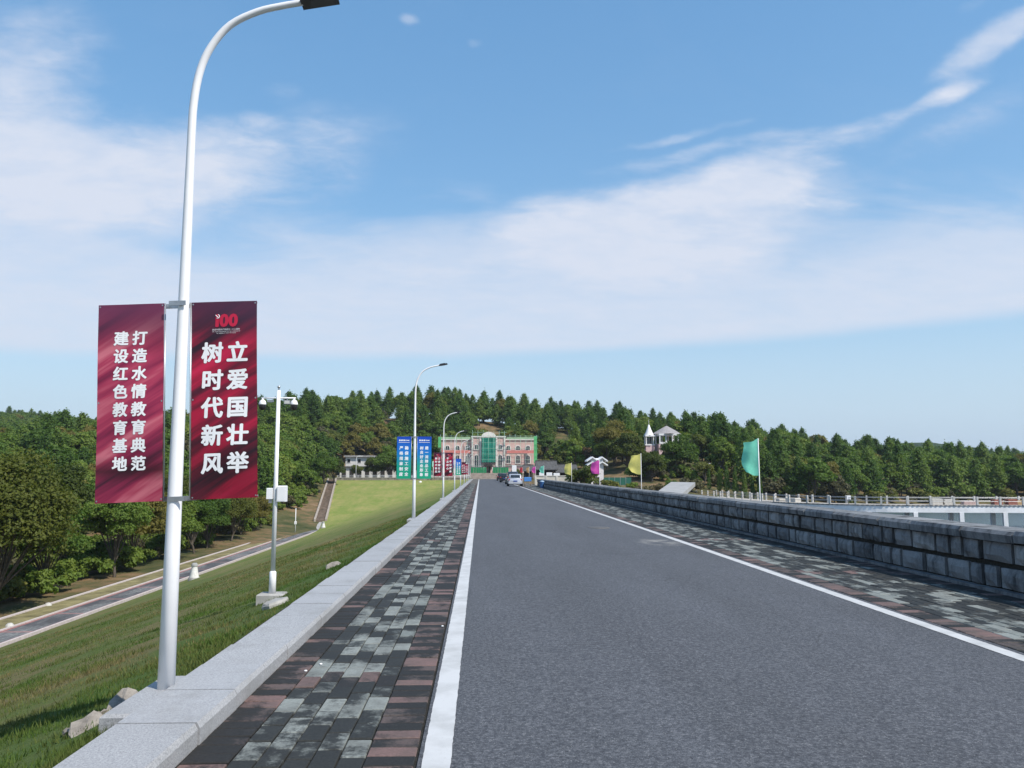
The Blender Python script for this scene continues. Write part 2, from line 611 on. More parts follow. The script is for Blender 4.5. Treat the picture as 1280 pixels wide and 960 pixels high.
M = {
    'asphalt': mat_asphalt(), 'paint': mat_paint(), 'granite': mat_granite(), 'wall': mat_wallstone(),
    'grey_paver': mat_paver('grey_paver', ((.125, .137, .127), (.165, .180, .166), (.21, .225, .208)), .03),
    'red_paver': mat_paver('red_paver', ((.062, .050, .045), (.092, .066, .060), (.150, .094, .084)), .03),
    'joint': mat_joint(), 'grass': mat_grass(), 'blades': mat_blades(), 'bark': mat_bark(), 'soil': mat_soil(),
    'water': mat_water(),
    'conifer': mat_leaf('conifer_leaf', (.032, .072, .014), (.068, .130, .021), (.125, .185, .034), .34),
    'broad': mat_leaf('broad_leaf', (.042, .086, .013), (.092, .158, .024), (.170, .215, .042), .40, (.16, .10, .03)),
    'yellow': mat_leaf('yellow_leaf', (.060, .085, .016), (.100, .125, .024), (.16, .165, .040), .35),
    'near': mat_leaf('near_leaf', (.034, .056, .010), (.060, .085, .013), (.105, .118, .020), .38),
    'olive': mat_leaf('olive_leaf', (.055, .062, .030), (.085, .085, .042), (.125, .105, .05), .3, (.17, .09, .05)),
    'white_paint': plain('white_paint', (.80, .80, .81), .35, 0, .03, 5, .5),
    'steel': plain('galvanised_steel', (.42, .43, .44), .4, .8, .15, 9),
    'black': plain('black_plastic', (.018, .018, .02), .35),
    'print': plain('white_print', (.83, .83, .84), .5, 0, .02),
    'concrete': plain('concrete', (.36, .35, .33), .9, 0, .22, 4, .25, .4),
    'rough_stone': plain('rough_stone', (.27, .24, .205), .95, 0, .3, 7, .2, .8),
    'rubber': plain('rubber', (.02, .02, .021), .8),
    'glass': plain('dark_glass', (.02, .026, .03), .06, 0, .2, 2, .8),
}

# ------------------------------------------------------------------ mesh helpers


def mesh_np(name, verts, faces, mat=None, attrs=None, smooth=False):
    """verts (n,3) array, faces (m,k) int array"""
    verts = np.asarray(verts, dtype=np.float32)
    faces = np.asarray(faces, dtype=np.int32)
    me = bpy.data.meshes.new(name)
    k = faces.shape[1]
    me.vertices.add(len(verts))
    me.vertices.foreach_set('co', verts.ravel())
    me.loops.add(faces.size)
    me.loops.foreach_set('vertex_index', faces.ravel())
    me.polygons.add(len(faces))
    me.polygons.foreach_set('loop_start', np.arange(0, faces.size, k, dtype=np.int32))
    me.polygons.foreach_set('use_smooth', np.full(len(faces), smooth))
    for an, (dom, vals) in (attrs or {}).items():
        a = me.attributes.new(an, 'FLOAT', dom)
        a.data.foreach_set('value', np.asarray(vals, dtype=np.float32))
    me.update(calc_edges=True)
    if mat:
        me.materials.append(mat)
    return me


def link(name, me, parent=None, loc=(0, 0, 0), rot=(0, 0, 0)):
    o = bpy.data.objects.new(name, me)
    COL.objects.link(o)
    o.parent = parent
    o.location = loc
    o.rotation_euler = rot
    return o


def tag(o, label=None, cat=None, group=None, kind=None):
    for k, v in (('label', label), ('category', cat), ('group', group), ('kind', kind)):
        if v:
            o[k] = v
    return o


def thing(name, label, cat, loc=(0, 0, 0), rz=0.0, group=None):
    o = bpy.data.objects.new(name, None)
    COL.objects.link(o)
    o.empty_display_size = .2
    o.location = loc
    o.rotation_euler = (0, 0, rz)
    return tag(o, label, cat, group)


def copy_tree(o, parent=None):
    c = o.copy()
    COL.objects.link(c)
    c.parent = parent
    for ch in list(o.children):
        copy_tree(ch, c)
    return c


class MB:
    def __init__(s):
        s.v, s.f, s.sm = [], [], []

    def add(s, vs, fs, smooth=False):
        b = len(s.v)
        s.v += [tuple(p) for p in vs]
        s.f += [tuple(i + b for i in f) for f in fs]
        s.sm += [smooth] * len(fs)
        return s

    def box(s, x0, x1, y0, y1, z0, z1, bev=0.0):
        if bev <= 0:
            vs = [(x, y, z) for z in (z0, z1) for y in (y0, y1) for x in (x0, x1)]
            return s.add(vs, [(0, 2, 3, 1), (4, 5, 7, 6), (0, 1, 5, 4), (2, 6, 7, 3), (0, 4, 6, 2), (1, 3, 7, 5)])
        b = bev                                      # box with its top edges chamfered
        vs = [(x0, y0, z0), (x1, y0, z0), (x1, y1, z0), (x0, y1, z0),
              (x0, y0, z1 - b), (x1, y0, z1 - b), (x1, y1, z1 - b), (x0, y1, z1 - b),
              (x0 + b, y0 + b, z1), (x1 - b, y0 + b, z1), (x1 - b, y1 - b, z1), (x0 + b, y1 - b, z1)]
        fs = [(3, 2, 1, 0)]
        for i in range(4):
            j = (i + 1) % 4
            fs += [(i, j, j + 4, i + 4), (i + 4, j + 4, j + 8, i + 8)]
        return s.add(vs, fs + [(8, 9, 10, 11)])

    def tube(s, pts, rad, seg=10, cap=True):
        pts = [Vector(p) for p in pts]
        n = len(pts)
        rad = rad if isinstance(rad, (list, tuple)) else [rad] * n
        vs, fs = [], []
        ref = None
        for i, p in enumerate(pts):
            t = (pts[min(i + 1, n - 1)] - pts[max(i - 1, 0)]).normalized()
            if ref is None:
                ref = Vector((1, 0, 0)) if abs(t.x) < .8 else Vector((0, 1, 0))
            u = (ref - t * ref.dot(t)).normalized()
            ref = u
            w = t.cross(u)
            for k in range(seg):
                a = 2 * math.pi * k / seg
                vs.append(p + (u * math.cos(a) + w * math.sin(a)) * rad[i])
        for i in range(n - 1):
            for k in range(seg):
                k2 = (k + 1) % seg
                fs.append((i * seg + k, i * seg + k2, (i + 1) * seg + k2, (i + 1) * seg + k))
        s.add(vs, fs, True)
        if cap:
            b = len(s.v) - len(vs)
            s.f += [tuple(b + k for k in reversed(range(seg))), tuple(b + (n - 1) * seg + k for k in range(seg))]
            s.sm += [False, False]
        return s

    def lathe(s, prof, c=(0, 0, 0), seg=20):
        vs, fs = [], []
        for (r, z) in prof:
            for k in range(seg):
                a = 2 * math.pi * k / seg
                vs.append((c[0] + r * math.cos(a), c[1] + r * math.sin(a), c[2] + z))
        for i in range(len(prof) - 1):
            for k in range(seg):
                k2 = (k + 1) % seg
                fs.append((i * seg + k, i * seg + k2, (i + 1) * seg + k2, (i + 1) * seg + k))
        return s.add(vs, fs, True)

    def prism(s, poly, axis, a, b):
        """poly of 2d points extruded along axis ('x','y','z') from a to b"""
        def p(q, t):
            return {'x': (t, q[0], q[1]), 'y': (q[0], t, q[1]), 'z': (q[0], q[1], t)}[axis]
        n = len(poly)
        vs = [p(q, a) for q in poly] + [p(q, b) for q in poly]
        fs = [tuple(range(n))[::-1], tuple(range(n, 2 * n))]
        fs += [(i, (i + 1) % n, n + (i + 1) % n, n + i) for i in range(n)]
        return s.add(vs, fs)

    def mesh(s, name, mat, tint=None):
        me = bpy.data.meshes.new(name)
        me.from_pydata(s.v, [], s.f)
        me.polygons.foreach_set('use_smooth', s.sm)
        if tint is not None:
            a = me.attributes.new('tint', 'FLOAT', 'FACE')
            vals = tint if isinstance(tint, list) else [tint] * len(s.f)
            a.data.foreach_set('value', vals)
        me.update()
        me.validate()
        import bmesh
        bm = bmesh.new()
        bm.from_mesh(me)
        bmesh.ops.recalc_face_normals(bm, faces=bm.faces)
        bm.to_mesh(me)
        bm.free()
        me.materials.append(M[mat] if isinstance(mat, str) else mat)
        return me

    def build(s, name, mat, parent=None, loc=(0, 0, 0), rot=(0, 0, 0), tint=None):
        return link(name, s.mesh(name, mat, tint), parent, loc, rot)


def grid_mesh(xs, ys, zf, name, mat):
    X, Y = np.meshgrid(np.asarray(xs, float), np.asarray(ys, float))
    Z = zf(X, Y)
    nx, ny = len(xs), len(ys)
    v = np.stack([X.ravel(), Y.ravel(), Z.ravel()], 1)
    i = np.arange(ny - 1)[:, None] * nx + np.arange(nx - 1)[None, :]
    f = np.stack([i, i + 1, i + nx + 1, i + nx], -1).reshape(-1, 4)
    return mesh_np(name, v, f, mat, smooth=True)


def vnoise(x, y, seed=0):
    """smooth value noise on arrays"""
    rs = np.random.RandomState(seed)
    tab = rs.rand(64, 64)
    xi, yi = np.floor(x).astype(int), np.floor(y).astype(int)
    fx, fy = x - xi, y - yi
    fx, fy = fx * fx * (3 - 2 * fx), fy * fy * (3 - 2 * fy)
    g = lambda a, b: tab[a % 64, b % 64]
    return (g(xi, yi) * (1 - fx) * (1 - fy) + g(xi + 1, yi) * fx * (1 - fy) + g(xi, yi + 1) * (1 - fx) * fy + g(xi + 1, yi + 1) * fx * fy)

# ------------------------------------------------------------------ terrain
CRL, PATH_X0, PATH_X1, PATH_Z = -2.2, -25.2, -27.65, -7.45


def P(px, y, z):
    return (wx(px, y), y, z)


def ridge(px, ysky, d, tree):
    return (wx(px, d), d, 1.6 + (591 - ysky) * d / 1000 - tree)


CTRL = [
    # valley floor on the left
    (-30, -40, -7.7), (-30, 20, -7.7), (-30, 60, -7.7), (-30, 100, -7.6), (-45, 0, -7.8), (-45, 50, -7.8), (-45, 90, -7.4), (-80, 0, -8), (-80, 60, -7.5),
    (-90, 110, -6), (-140, 60, -7), (-140, 140, -3), (-200, 150, -2), (-250, 20, -5), (-42, 120, -5.8),
    # left abutment and hill
    (-27, 130, -7.4), (-31, 162, -4.2), (-36, 199, -.2), (-40, 150, -3.0), (-50, 165, 1), (-60, 190, 5),
    ridge(385, 496, 235, 10), ridge(300, 512, 255, 10), ridge(200, 527, 265, 10), ridge(430, 490, 262, 10.5), (-110, 330, 8), (-60, 320, 10),
    (-170, 260, 4), ridge(120, 531, 430, 8), ridge(60, 523, 470, 8), ridge(0, 519, 480, 8), ridge(-100, 512, 480, 8), (-420, 300, 18), (-300, 620, 20), (-200, 600, 14), (-420, 100, 6),
    # terrace with the buildings
    (-36, 215, .0), (-20, 205, 0), (0, 205, .0), (20, 205, .1), (40, 210, .5), (-36, 232, .8), (0, 234, 1.2), (25, 230, 1.2), (45, 225, 2.5),
    # ridge behind the pink building
    ridge(470, 486, 285, 11), ridge(540, 480, 290, 11.5), ridge(620, 490, 290, 11), ridge(700, 498, 288, 11), ridge(780, 506, 280, 11),
    (0, 255, 7.5), (-28, 258, 8), (30, 255, 7), (0, 274, 16), (-20, 276, 17), (28, 272, 14), (-20, 360, 12), (40, 360, 9), (100, 330, 4),
    # right bank
    P(810, 178, 6.6), P(860, 178, 5.5), ridge(850, 520, 235, 10), ridge(930, 529, 240, 10), ridge(1040, 547, 250, 9.5), ridge(1130, 557, 256, 9), ridge(1200, 565, 262, 9), ridge(1235, 572, 266, 9), ridge(1280, 579, 268, 9), ridge(1450, 570, 270, 9),
    (14, 140, -.3), (24, 150, -.3), (28, 128, -.9), (36, 146, -1.4), (46, 142, -2.2), (62, 152, -3.6), (78, 166, -4.2), (110, 178, -4.4), (160, 186, -4.5), (235, 195, -4.4),
    (9, 105, -.3), (10, 125, -.1), (19, 118, -1.1), (18, 170, .1), (30, 195, 2),
    # reservoir
    (30, 60, -9.5), (22, 90, -7.5), (40, 112, -7.6), (60, 120, -9), (100, 140, -9), (160, 140, -9.5), (60, 0, -11), (150, 0, -11), (260, 80, -10), (120, 80, -11), (260, -60, -11), (30, -60, -10),
    (320, 200, -6), (330, 330, -1), (200, 420, 2), (330, 560, 12), (420, 600, 10), (200, 640, 10), (0, 620, 8),
]


def make_rbf(pts):
    p = np.array(pts, float)
    n = len(p)
    d = np.hypot(p[:, None, 0] - p[None, :, 0], p[:, None, 1] - p[None, :, 1])
    A = np.zeros((n + 1, n + 1))
    A[:n, :n] = d + np.eye(n) * -.6
    A[n, :n] = A[:n, n] = 1
    w = np.linalg.solve(A, np.append(p[:, 2], 0))

    def f(x, y):
        x, y = np.asarray(x, float), np.asarray(y, float)
        z = np.full(x.shape, w[n])
        for i in range(n):
            z = z + w[i] * np.hypot(x - p[i, 0], y - p[i, 1])
        return z
    return f


RBF = make_rbf(CTRL)


def smax(a, b, k):
    h = np.clip(.5 + .5 * (a - b) / k, 0, 1)
    return b + (a - b) * h + k * h * (1 - h)


def dam_face(x, y):
    zd = .02 - (np.abs(x) - 2.2) / 3.04
    zt = -.25 - (199 - y) * .1035
    return smax(zd, zt, 1.2)


def B_edge(y):
    return np.where(y < 128, PATH_X0, PATH_X0 - (np.minimum(y, 199) - 128) * (35.2 - 25.2) / 71)


def terrain(x, y):
    x, y = np.asarray(x, float), np.asarray(y, float)
    t = RBF(x, y)
    far = np.clip((np.hypot(x, y - 150) - 500) / 300, 0, 1)
    t = t * (1 - far) + 4 * far
    t = np.clip(t, -11, 40)
    t = t + (vnoise(x / 17, y / 17, 3) - .5) * 1.2 * np.clip((np.abs(y - 215) - 25) / 15, 0, 1) * np.clip((np.abs(x) - 30) / 20 + np.clip((y - 240) / 20, 0, 1), 0, 1)
    B = B_edge(y)
    on = (y < 199.5)
    # outside the grass edge blend into the face
    edge = dam_face(B, y) - .12
    k = np.clip((B - x) / 9, 0, 1)
    left = np.where(x < B, edge * (1 - k) + t * k, dam_face(x, y) - .5)
    crest = np.full(x.shape, -.5)
    up = -.35 - (x - 7.6) / 2.1
    right = np.maximum(t, up)
    right = np.where(y > 97, right, np.maximum(np.minimum(t, -6.5), up))
    z = np.where(x < CRL, left, np.where(x > 7.6, right, crest))
    tt = np.where((x > -38) & (x < 48) & (y < 231), np.minimum(t, -.06), t)
    return np.where(on, z, tt)


def steps(stops):
    out = []
    for a, b, d in stops:
        n = max(1, int(round((b - a) / d)))
        out += [a + (b - a) * i / n for i in range(n)]
    return out + [stops[-1][1]]


gx = steps([(-5200, -700, 450), (-700, -240, 20), (-240, -60, 7), (-60, -36, 3), (-36, 7.6, 2.18), (7.6, 60, 2.6), (60, 260, 7), (260, 700, 20), (700, 5200, 450)])
gy = steps([(-400, -60, 40), (-60, 96, 4), (96, 196, 3), (196, 199.4, 1.7), (199.4, 199.8, .4), (199.8, 320, 3.5), (320, 660, 12), (660, 5200, 450)])
ground = link('ground', grid_mesh(gx, gy, terrain, 'ground', M['soil']))
tag(ground, kind='structure', label='brown and green earth of the valley and the wooded hills')

WATER_Z = -5.25
wm = MB().add([(7.0, -300, WATER_Z), (900, -300, WATER_Z), (900, 215, WATER_Z), (7.0, 215, WATER_Z)], [(0, 1, 2, 3)])
tag(wm.build('water', 'water'), kind='structure', label='pale blue reservoir water beyond the stone wall')

# far blue hills behind the reservoir (beyond the woods)
def far_hill(name, pts, depth, back, mat, label):
    """pts: (px, py of the skyline); a long rounded hill at that distance"""
    pr = [on_y(px, py, depth) for px, py in pts]
    rows = 8
    vs, fs = [], []
    for j in range(rows + 1):
        t = j / rows
        for i, p in enumerate(pr):
            k = math.sin(t * math.pi)
            wob = 1 + .10 * math.sin(i * 1.7 + j * 2.1)
            vs.append((p.x, depth - back * .5 + back * t, -12 + (p.z + 12) * (k ** 1.3) * (wob if 0 < j < rows and j != rows // 2 else 1)))
    n = len(pr)
    for j in range(rows):
        for i in range(n - 1):
            fs.append((j * n + i, j * n + i + 1, (j + 1) * n + i + 1, (j + 1) * n + i))
    o = MB().add(vs, fs, True).build(name, mat)
    tag(o, kind='structure', label=label)


M['far_wood'] = plain('far_wood', (.026, .046, .018), .95, 0, .5, .06, .1, 0, 'World')
far_hill('hill', [(1060, 566), (1100, 557), (1130, 553.5), (1165, 553), (1195, 558), (1215, 565), (1240, 574), (1280, 580), (1330, 586)], 760, 260, 'far_wood', 'low wooded hill behind the far bank on the right')
far_hill('blue_hill', [(1180, 572), (1212, 563), (1224, 562), (1240, 566), (1262, 565), (1290, 563), (1340, 560), (1420, 563), (1520, 556), (1650, 570)], 4500, 900, 'far_wood', 'distant blue hill at the right edge')
far_hill('dark_hill', [(-420, 522), (-250, 512), (-120, 516), (-40, 519), (0, 519), (40, 517), (70, 520), (110, 527), (170, 545), (240, 570)], 640, 220, 'far_wood', 'dark wooded hill on the far left skyline')

# ------------------------------------------------------------------ road, lines, kerb
RX0, RX1, Y_END = -.34, 4.86, 199.0
ys_road = steps([(-6, 40, 1), (40, Y_END, 6)])
road = link('road', grid_mesh(np.linspace(RX0, RX1, 9), ys_road, lambda x, y: .0 * x + .022 * (1 - ((x - 2.26) / 2.6) ** 2), 'road', M['asphalt']))
tag(road, kind='structure', label='grey asphalt road along the dam crest')


def line(name, x0, x1, label):
    ys = steps([(-5, 30, .05), (30, 70, .3), (70, Y_END - .5, 3)])
    v, f = [], []
    for i, y in enumerate(ys):
        w = .0028 if y < 30 else .002
        a, b = x0 + rnd.uniform(-w, w), x1 + rnd.uniform(-w, w)
        for x in (a, b):
            v.append((x, y, .022 * (1 - ((x - 2.26) / 2.6) ** 2) + .004))
        if i:
            f.append((2 * i - 2, 2 * i - 1, 2 * i + 1, 2 * i))
    o = MB().add(v, f).build(name, 'paint')
    return tag(o, kind='structure', label=label)


line('road_line', -.315, -.155, 'worn white line along the left edge of the road')
line('road_line', 4.62, 4.78, 'worn white line along the right edge of the road')

# the two paved strips: a dark bed with single pavers set in it


def paver_mesh(w, l, mat, tint, seed):
    r = random.Random(seed)
    j = lambda: r.uniform(-.0025, .0025)
    b = .006
    hw, hl = w / 2 - .004, l / 2 - .004
    lo = [(-hw, -hl, -.03), (hw, -hl, -.03), (hw, hl, -.03), (-hw, hl, -.03)]
    md = [(x + j(), y + j(), -b) for x, y, _ in lo]
    tp = [(x * (1 - b / hw), y * (1 - b / hl), j() * .5) for x, y, _ in md]
    f = []
    for i in range(4):
        k = (i + 1) % 4
        f += [(i, k, k + 4, i + 4), (i + 4, k + 4, k + 8, i + 8)]
    return MB().add(lo + md + tp, f + [(8, 9, 10, 11)]).mesh('paver', mat, tint)


def paving(name, label, x0, layout, y0, y1, y_flat, n_single, bed_x, see):
    """layout: list of (kind, width); 'g' grey pavers laid lengthwise in running bond, 'r' red pavers laid across"""
    bed = MB().box(bed_x[0], bed_x[1], -6, y_flat, -.06, -.012).build(name, 'joint')
    tag(bed, kind='structure', label=label)
    spots = []
    x = x0
    col = 0
    for kind, w in layout:
        l = .305 if kind == 'g' else .152
        off = (.5 * l * (col % 2) + rnd.uniform(-.03, .03)) if kind == 'g' else rnd.uniform(-.05, .05)
        if kind == 'g':
            col += 1
        n = int((y1 - y0) / l)
        for i in range(n):
            y = y0 + off + (i + .5) * l
            band = kind == 'g' and (y % 6.4) < .3
            spots.append((x + w / 2, y, 'r' if (kind == 'r' or band) else 'g', w, l))
        x += w
    lib = {}
    for s in spots:
        key = (s[2], s[3], s[4])
        if key not in lib:
            lib[key] = [paver_mesh(s[3], s[4], 'grey_paver' if s[2] == 'g' else 'red_paver', i / 5, i * 7 + len(lib)) for i in range(6)]
    vis = [s for s in spots if see(s)]
    vis.sort(key=lambda s: s[0] ** 2 + s[1] ** 2)
    single = set(map(id, vis[:n_single]))
    rest = {'g': [], 'r': []}
    for s in spots:
        me = rnd.choice(lib[(s[2], s[3], s[4])])
        z = .004 + rnd.uniform(-.003, .003)
        tilt = (rnd.uniform(-.012, .012), rnd.uniform(-.012, .012), rnd.uniform(-.008, .008))
        if id(s) in single:
            link('paver', me, bed, (s[0], s[1], z), tilt)
        else:
            rest[s[2]].append((me, s, z))
    for kind, mat in (('g', 'grey_paver'), ('r', 'red_paver')):
        vs, fs, ts = [], [], []
        b = 0
        cache = {}
        for me, s, z in rest[kind]:
            if me.name not in cache:
                a = np.empty(len(me.vertices) * 3, np.float32)
                me.vertices.foreach_get('co', a)
                cache[me.name] = (a.reshape(-1, 3), [tuple(p.vertices) for p in me.polygons], me.attributes['tint'].data[0].value)
            a, f, t = cache[me.name]
            vs.append(a + np.array([s[0], s[1], z], np.float32))
            fs.append(np.array(f) + b)
            ts += [t] * len(f)
            b += len(a)
        if vs:
            o = link('far_pavers', mesh_np('far_pavers', np.concatenate(vs), np.concatenate(fs), M[mat], {'tint': ('FACE', ts)}), bed)
            tag(o, kind='stuff', label='smaller ' + ('grey' if kind == 'g' else 'reddish') + ' pavers of the strip further off')
    return bed


frame = lambda s: -10 < to_px((s[0], s[1], 0))[0] < 1290 and to_px((s[0], s[1], 0))[1] < 975
paving('left_pavement', 'mossy strip of grey and reddish pavers beside the granite kerb', -1.655,
       [('r', .27)] + [('g', .149)] * 5 + [('r', .285)], 2.6, 120, 198.5, 300, (-1.70, RX0), frame)
paving('right_pavement', 'mossy strip of grey and reddish pavers below the stone wall', 4.87,
       [('r', .285)] + [('g', .149)] * 10 + [('r', .30)], 5.0, 98, 198.5, 300, (RX1, 7.3), frame)
# beyond the built pavers the strips go on as plain worn paving
M['far_paving'] = plain('far_paving', (.12, .112, .10), .9, 0, .45, 3, .2, 0, 'World')
for nm, a, b, y0 in (('left_pavement', -1.66, RX0 - .004, 120.2), ('right_pavement', RX1 + .004, 7.3, 98.2)):
    o = MB().box(a, b, y0, 198.4, -.05, .004).build(nm, 'far_paving')
    tag(o, kind='structure', label='far end of the %s strip' % ('kerb side paver' if 'left' in nm else 'wall side paver'))

# granite kerb, one slab after the other
kerb = MB().box(-2.20, -1.70, -3, Y_END, -.5, .02).build('granite_kerb', 'joint')
tag(kerb, kind='structure', label='low broad kerb of light grey granite slabs between pavement and grass')
MB().box(-2.245, -2.156, -3, Y_END, -.2, .05).build('soil_edge', 'joint', kerb)
slabs = []
for i in range(6):
    L = .735
    m = MB()
    r = random.Random(i)
    x0, x1, zt, c = -.245 + r.uniform(-.006, .004), .245 + r.uniform(-.006, .006), .0 + r.uniform(-.004, .004), .035
    prof = [(x0, -.13), (x1, -.13), (x1, zt - c), (x1 - c * .55, zt), (x0 + .008, zt), (x0, zt - .008)]
    m.prism(prof, 'y', -L / 2 + .0045, L / 2 - .0045)
    slabs.append(m.mesh('slab', 'granite', r.random()))
y = 2.08
n = 0
while y < Y_END and n < 268:
    link('slab', rnd.choice(slabs), kerb, (-1.905 + rnd.uniform(-.004, .004), y + .3675, .12 + rnd.uniform(-.004, .004)), (rnd.uniform(-.004, .004), rnd.uniform(-.004, .004), rnd.uniform(-.003, .003)))
    y += .735
    n += 1

# ------------------------------------------------------------------ right stone wall
wall = thing('stone_wall', 'low wall of weathered grey stone blocks with dark joints and a coping', 'wall', (7.0, 0, 0))
WY0, WY1 = 3.0, 98.5
MB().box(.06, .58, WY0, WY1, -.5, .80).build('core', 'joint', wall)
MB().box(-.10, .05, WY0, WY1, -.05, .045).build('plinth', 'wall', wall, tint=.2)


def stone(l, h, seed, d=.07, rough=.012):
    r = random.Random(seed)
    hl, hh = l / 2, h / 2
    nx, nz = 4, 3
    vs, fs = [], []
    for j in range(nz + 1):
        for i in range(nx + 1):
            e = (i in (0, nx)) or (j in (0, nz))
            xx = -(.0 if e else .030 + r.uniform(-rough, rough))
            vs.append((xx + (.012 if e else 0), -hl + l * i / nx + r.uniform(-.006, .006), -hh + h * j / nz + r.uniform(-.006, .006)))
    for j in range(nz):
        for i in range(nx):
            a = j * (nx + 1) + i
            fs.append((a, a + 1, a + nx + 2, a + nx + 1))
    b = len(vs)
    vs += [(d, -hl, -hh), (d, hl, -hh), (d, hl, hh), (d, -hl, hh)]
    q = [0, nx, (nx + 1) * (nz + 1) - 1, (nx + 1) * nz]
    for i in range(4):
        k = (i + 1) % 4
        fs.append((q[i], q[k], b + k, b + i))
    return MB().add(vs, fs).mesh('stone', 'wall', r.random())


slib = {}
blocks = []
for (zc, h) in ((.20, .27), (.535, .255)):
    y = WY0
    while y < WY1 - .3:
        l = rnd.choice((.24, .30, .36, .44, .52, .60, .68))
        blocks.append((y + l / 2, zc, l, h))
        y += l + rnd.choice((.06, .075, .09))
seen = sorted([b for b in blocks if b[0] > 9.6], key=lambda b: b[0])[:300]
ids = set(map(id, seen))
rest_v, rest_f, rest_t, nb = [], [], [], 0
for bl in blocks:
    yc, zc, l, h = bl
    key = (l, h)
    if key not in slib:
        slib[key] = [stone(l, h, int(l * 1000 + h * 100) + i) for i in range(4)]
    me = rnd.choice(slib[key])
    off = rnd.uniform(-.012, .012)
    if id(bl) in ids:
        link('stone', me, wall, (off, yc, zc), (rnd.uniform(-.015, .015), 0, rnd.uniform(-.02, .02)))
    else:
        co = np.empty(len(me.vertices) * 3, np.float32)
        me.vertices.foreach_get('co', co)
        rest_v.append(co.reshape(-1, 3) + np.array([off, yc, zc], np.float32))
        fa = np.array([tuple(p.vertices) for p in me.polygons]) + nb
        rest_f.append(fa)
        rest_t += [me.attributes['tint'].data[0].value] * len(fa)
        nb += len(co) // 3
o = link('far_stones', mesh_np('far_stones', np.concatenate(rest_v), np.concatenate(rest_f), M['wall'], {'tint': ('FACE', rest_t)}), wall)
tag(o, kind='stuff')
cop = []
for i in range(5):
    r = random.Random(40 + i)
    l = .9 + i * .12
    prof = [(-.06, -.075), (.62, -.075), (.64, .03), (.58, .075), (-.02, .075), (-.075, .02)]
    prof = [(a + r.uniform(-.008, .008), b + r.uniform(-.006, .006)) for a, b in prof]
    cop.append((l, MB().prism(prof, 'y', -l / 2 + .014, l / 2 - .014).mesh('coping_stone', 'wall', .25 + .5 * r.random())))
y = WY0
while y < WY1:
    l, me = rnd.choice(cop)
    link('coping_stone', me, wall, (rnd.uniform(-.008, .008), y + l / 2, .765 + rnd.uniform(-.006, .006)), (0, rnd.uniform(-.012, .012), rnd.uniform(-.006, .006)))
    y += l

# ------------------------------------------------------------------ grass slope, path, steps
gys = steps([(-8, 30, .5), (30, 199.4, 2)])
nu = 60
us = (np.linspace(0, 1, nu) ** 1.6)
Yg = np.repeat(np.array(gys)[:, None], nu, 1)
Xg = CRL + .03 + us[None, :] * (B_edge(Yg) - CRL)
Zg = dam_face(Xg, Yg) + (vnoise(Xg * 1.1, Yg * 1.1, 5) - .5) * .05 * np.clip((-Xg - 2.4) / .5, 0, 1)
iv = np.arange(len(gys) - 1)[:, None] * nu + np.arange(nu - 1)[None, :]
lawn = link('grass_slope', mesh_np('grass_slope', np.stack([Xg.ravel(), Yg.ravel(), Zg.ravel()], 1), np.stack([iv, iv + 1, iv + nu + 1, iv + nu], -1).reshape(-1, 4), M['grass'], smooth=True))
tag(lawn, kind='structure', label='mown grass slope falling away on the downstream side of the dam')

rs = np.random.RandomState(11)
NBL = 250000
yy = 3.2 + (rs.rand(NBL) ** 1.9) * 34
xx = CRL - .06 - (rs.rand(NBL) ** 1.35) * np.clip(2.2 + yy * .75, 3, 22)
keep = (xx > B_edge(yy) + .3)
yy, xx = yy[keep], xx[keep]
cl = vnoise(xx * 2.2, yy * 2.2, 8) * .6 + vnoise(xx * 6, yy * 6, 9) * .4
k2 = rs.rand(len(xx)) < np.clip((cl - .22) * 2.6, .1, 1)
xx, yy, cl = xx[k2], yy[k2], cl[k2]
zz = dam_face(xx, yy)
n = len(xx)
hgt = (.016 + .034 * rs.rand(n) ** 1.5) * (.6 + .8 * cl) * (1 + .35 * np.exp(-((xx + 2.2) / .22) ** 2)) * (1 + yy * .012)
ang = rs.rand(n) * 2 * math.pi
wd = (.0025 + .0030 * rs.rand(n)) * (1 + yy * .05)
lean = (rs.rand(n, 2) - .5) * hgt[:, None] * 1.3
a = np.stack([xx - np.cos(ang) * wd, yy - np.sin(ang) * wd, zz - .01], 1)
b = np.stack([xx + np.cos(ang) * wd, yy + np.sin(ang) * wd, zz - .01], 1)
c = np.stack([xx + lean[:, 0], yy + lean[:, 1], zz + hgt], 1)
v = np.stack([a, b, c], 1).reshape(-1, 3)
dryness = np.clip(vnoise(xx * .5, yy * .5, 14) * .9 - .15 + rs.rand(n) * .45 - .35 * np.exp(-((xx + 2.2) / 1.0) ** 2), 0, 1)
gb = link('grass', mesh_np('grass', v, np.arange(3 * n).reshape(-1, 3), M['blades'], {'tint': ('FACE', dryness)}))
tag(gb, kind='stuff', label='short grass blades on the near part of the slope', cat=None)

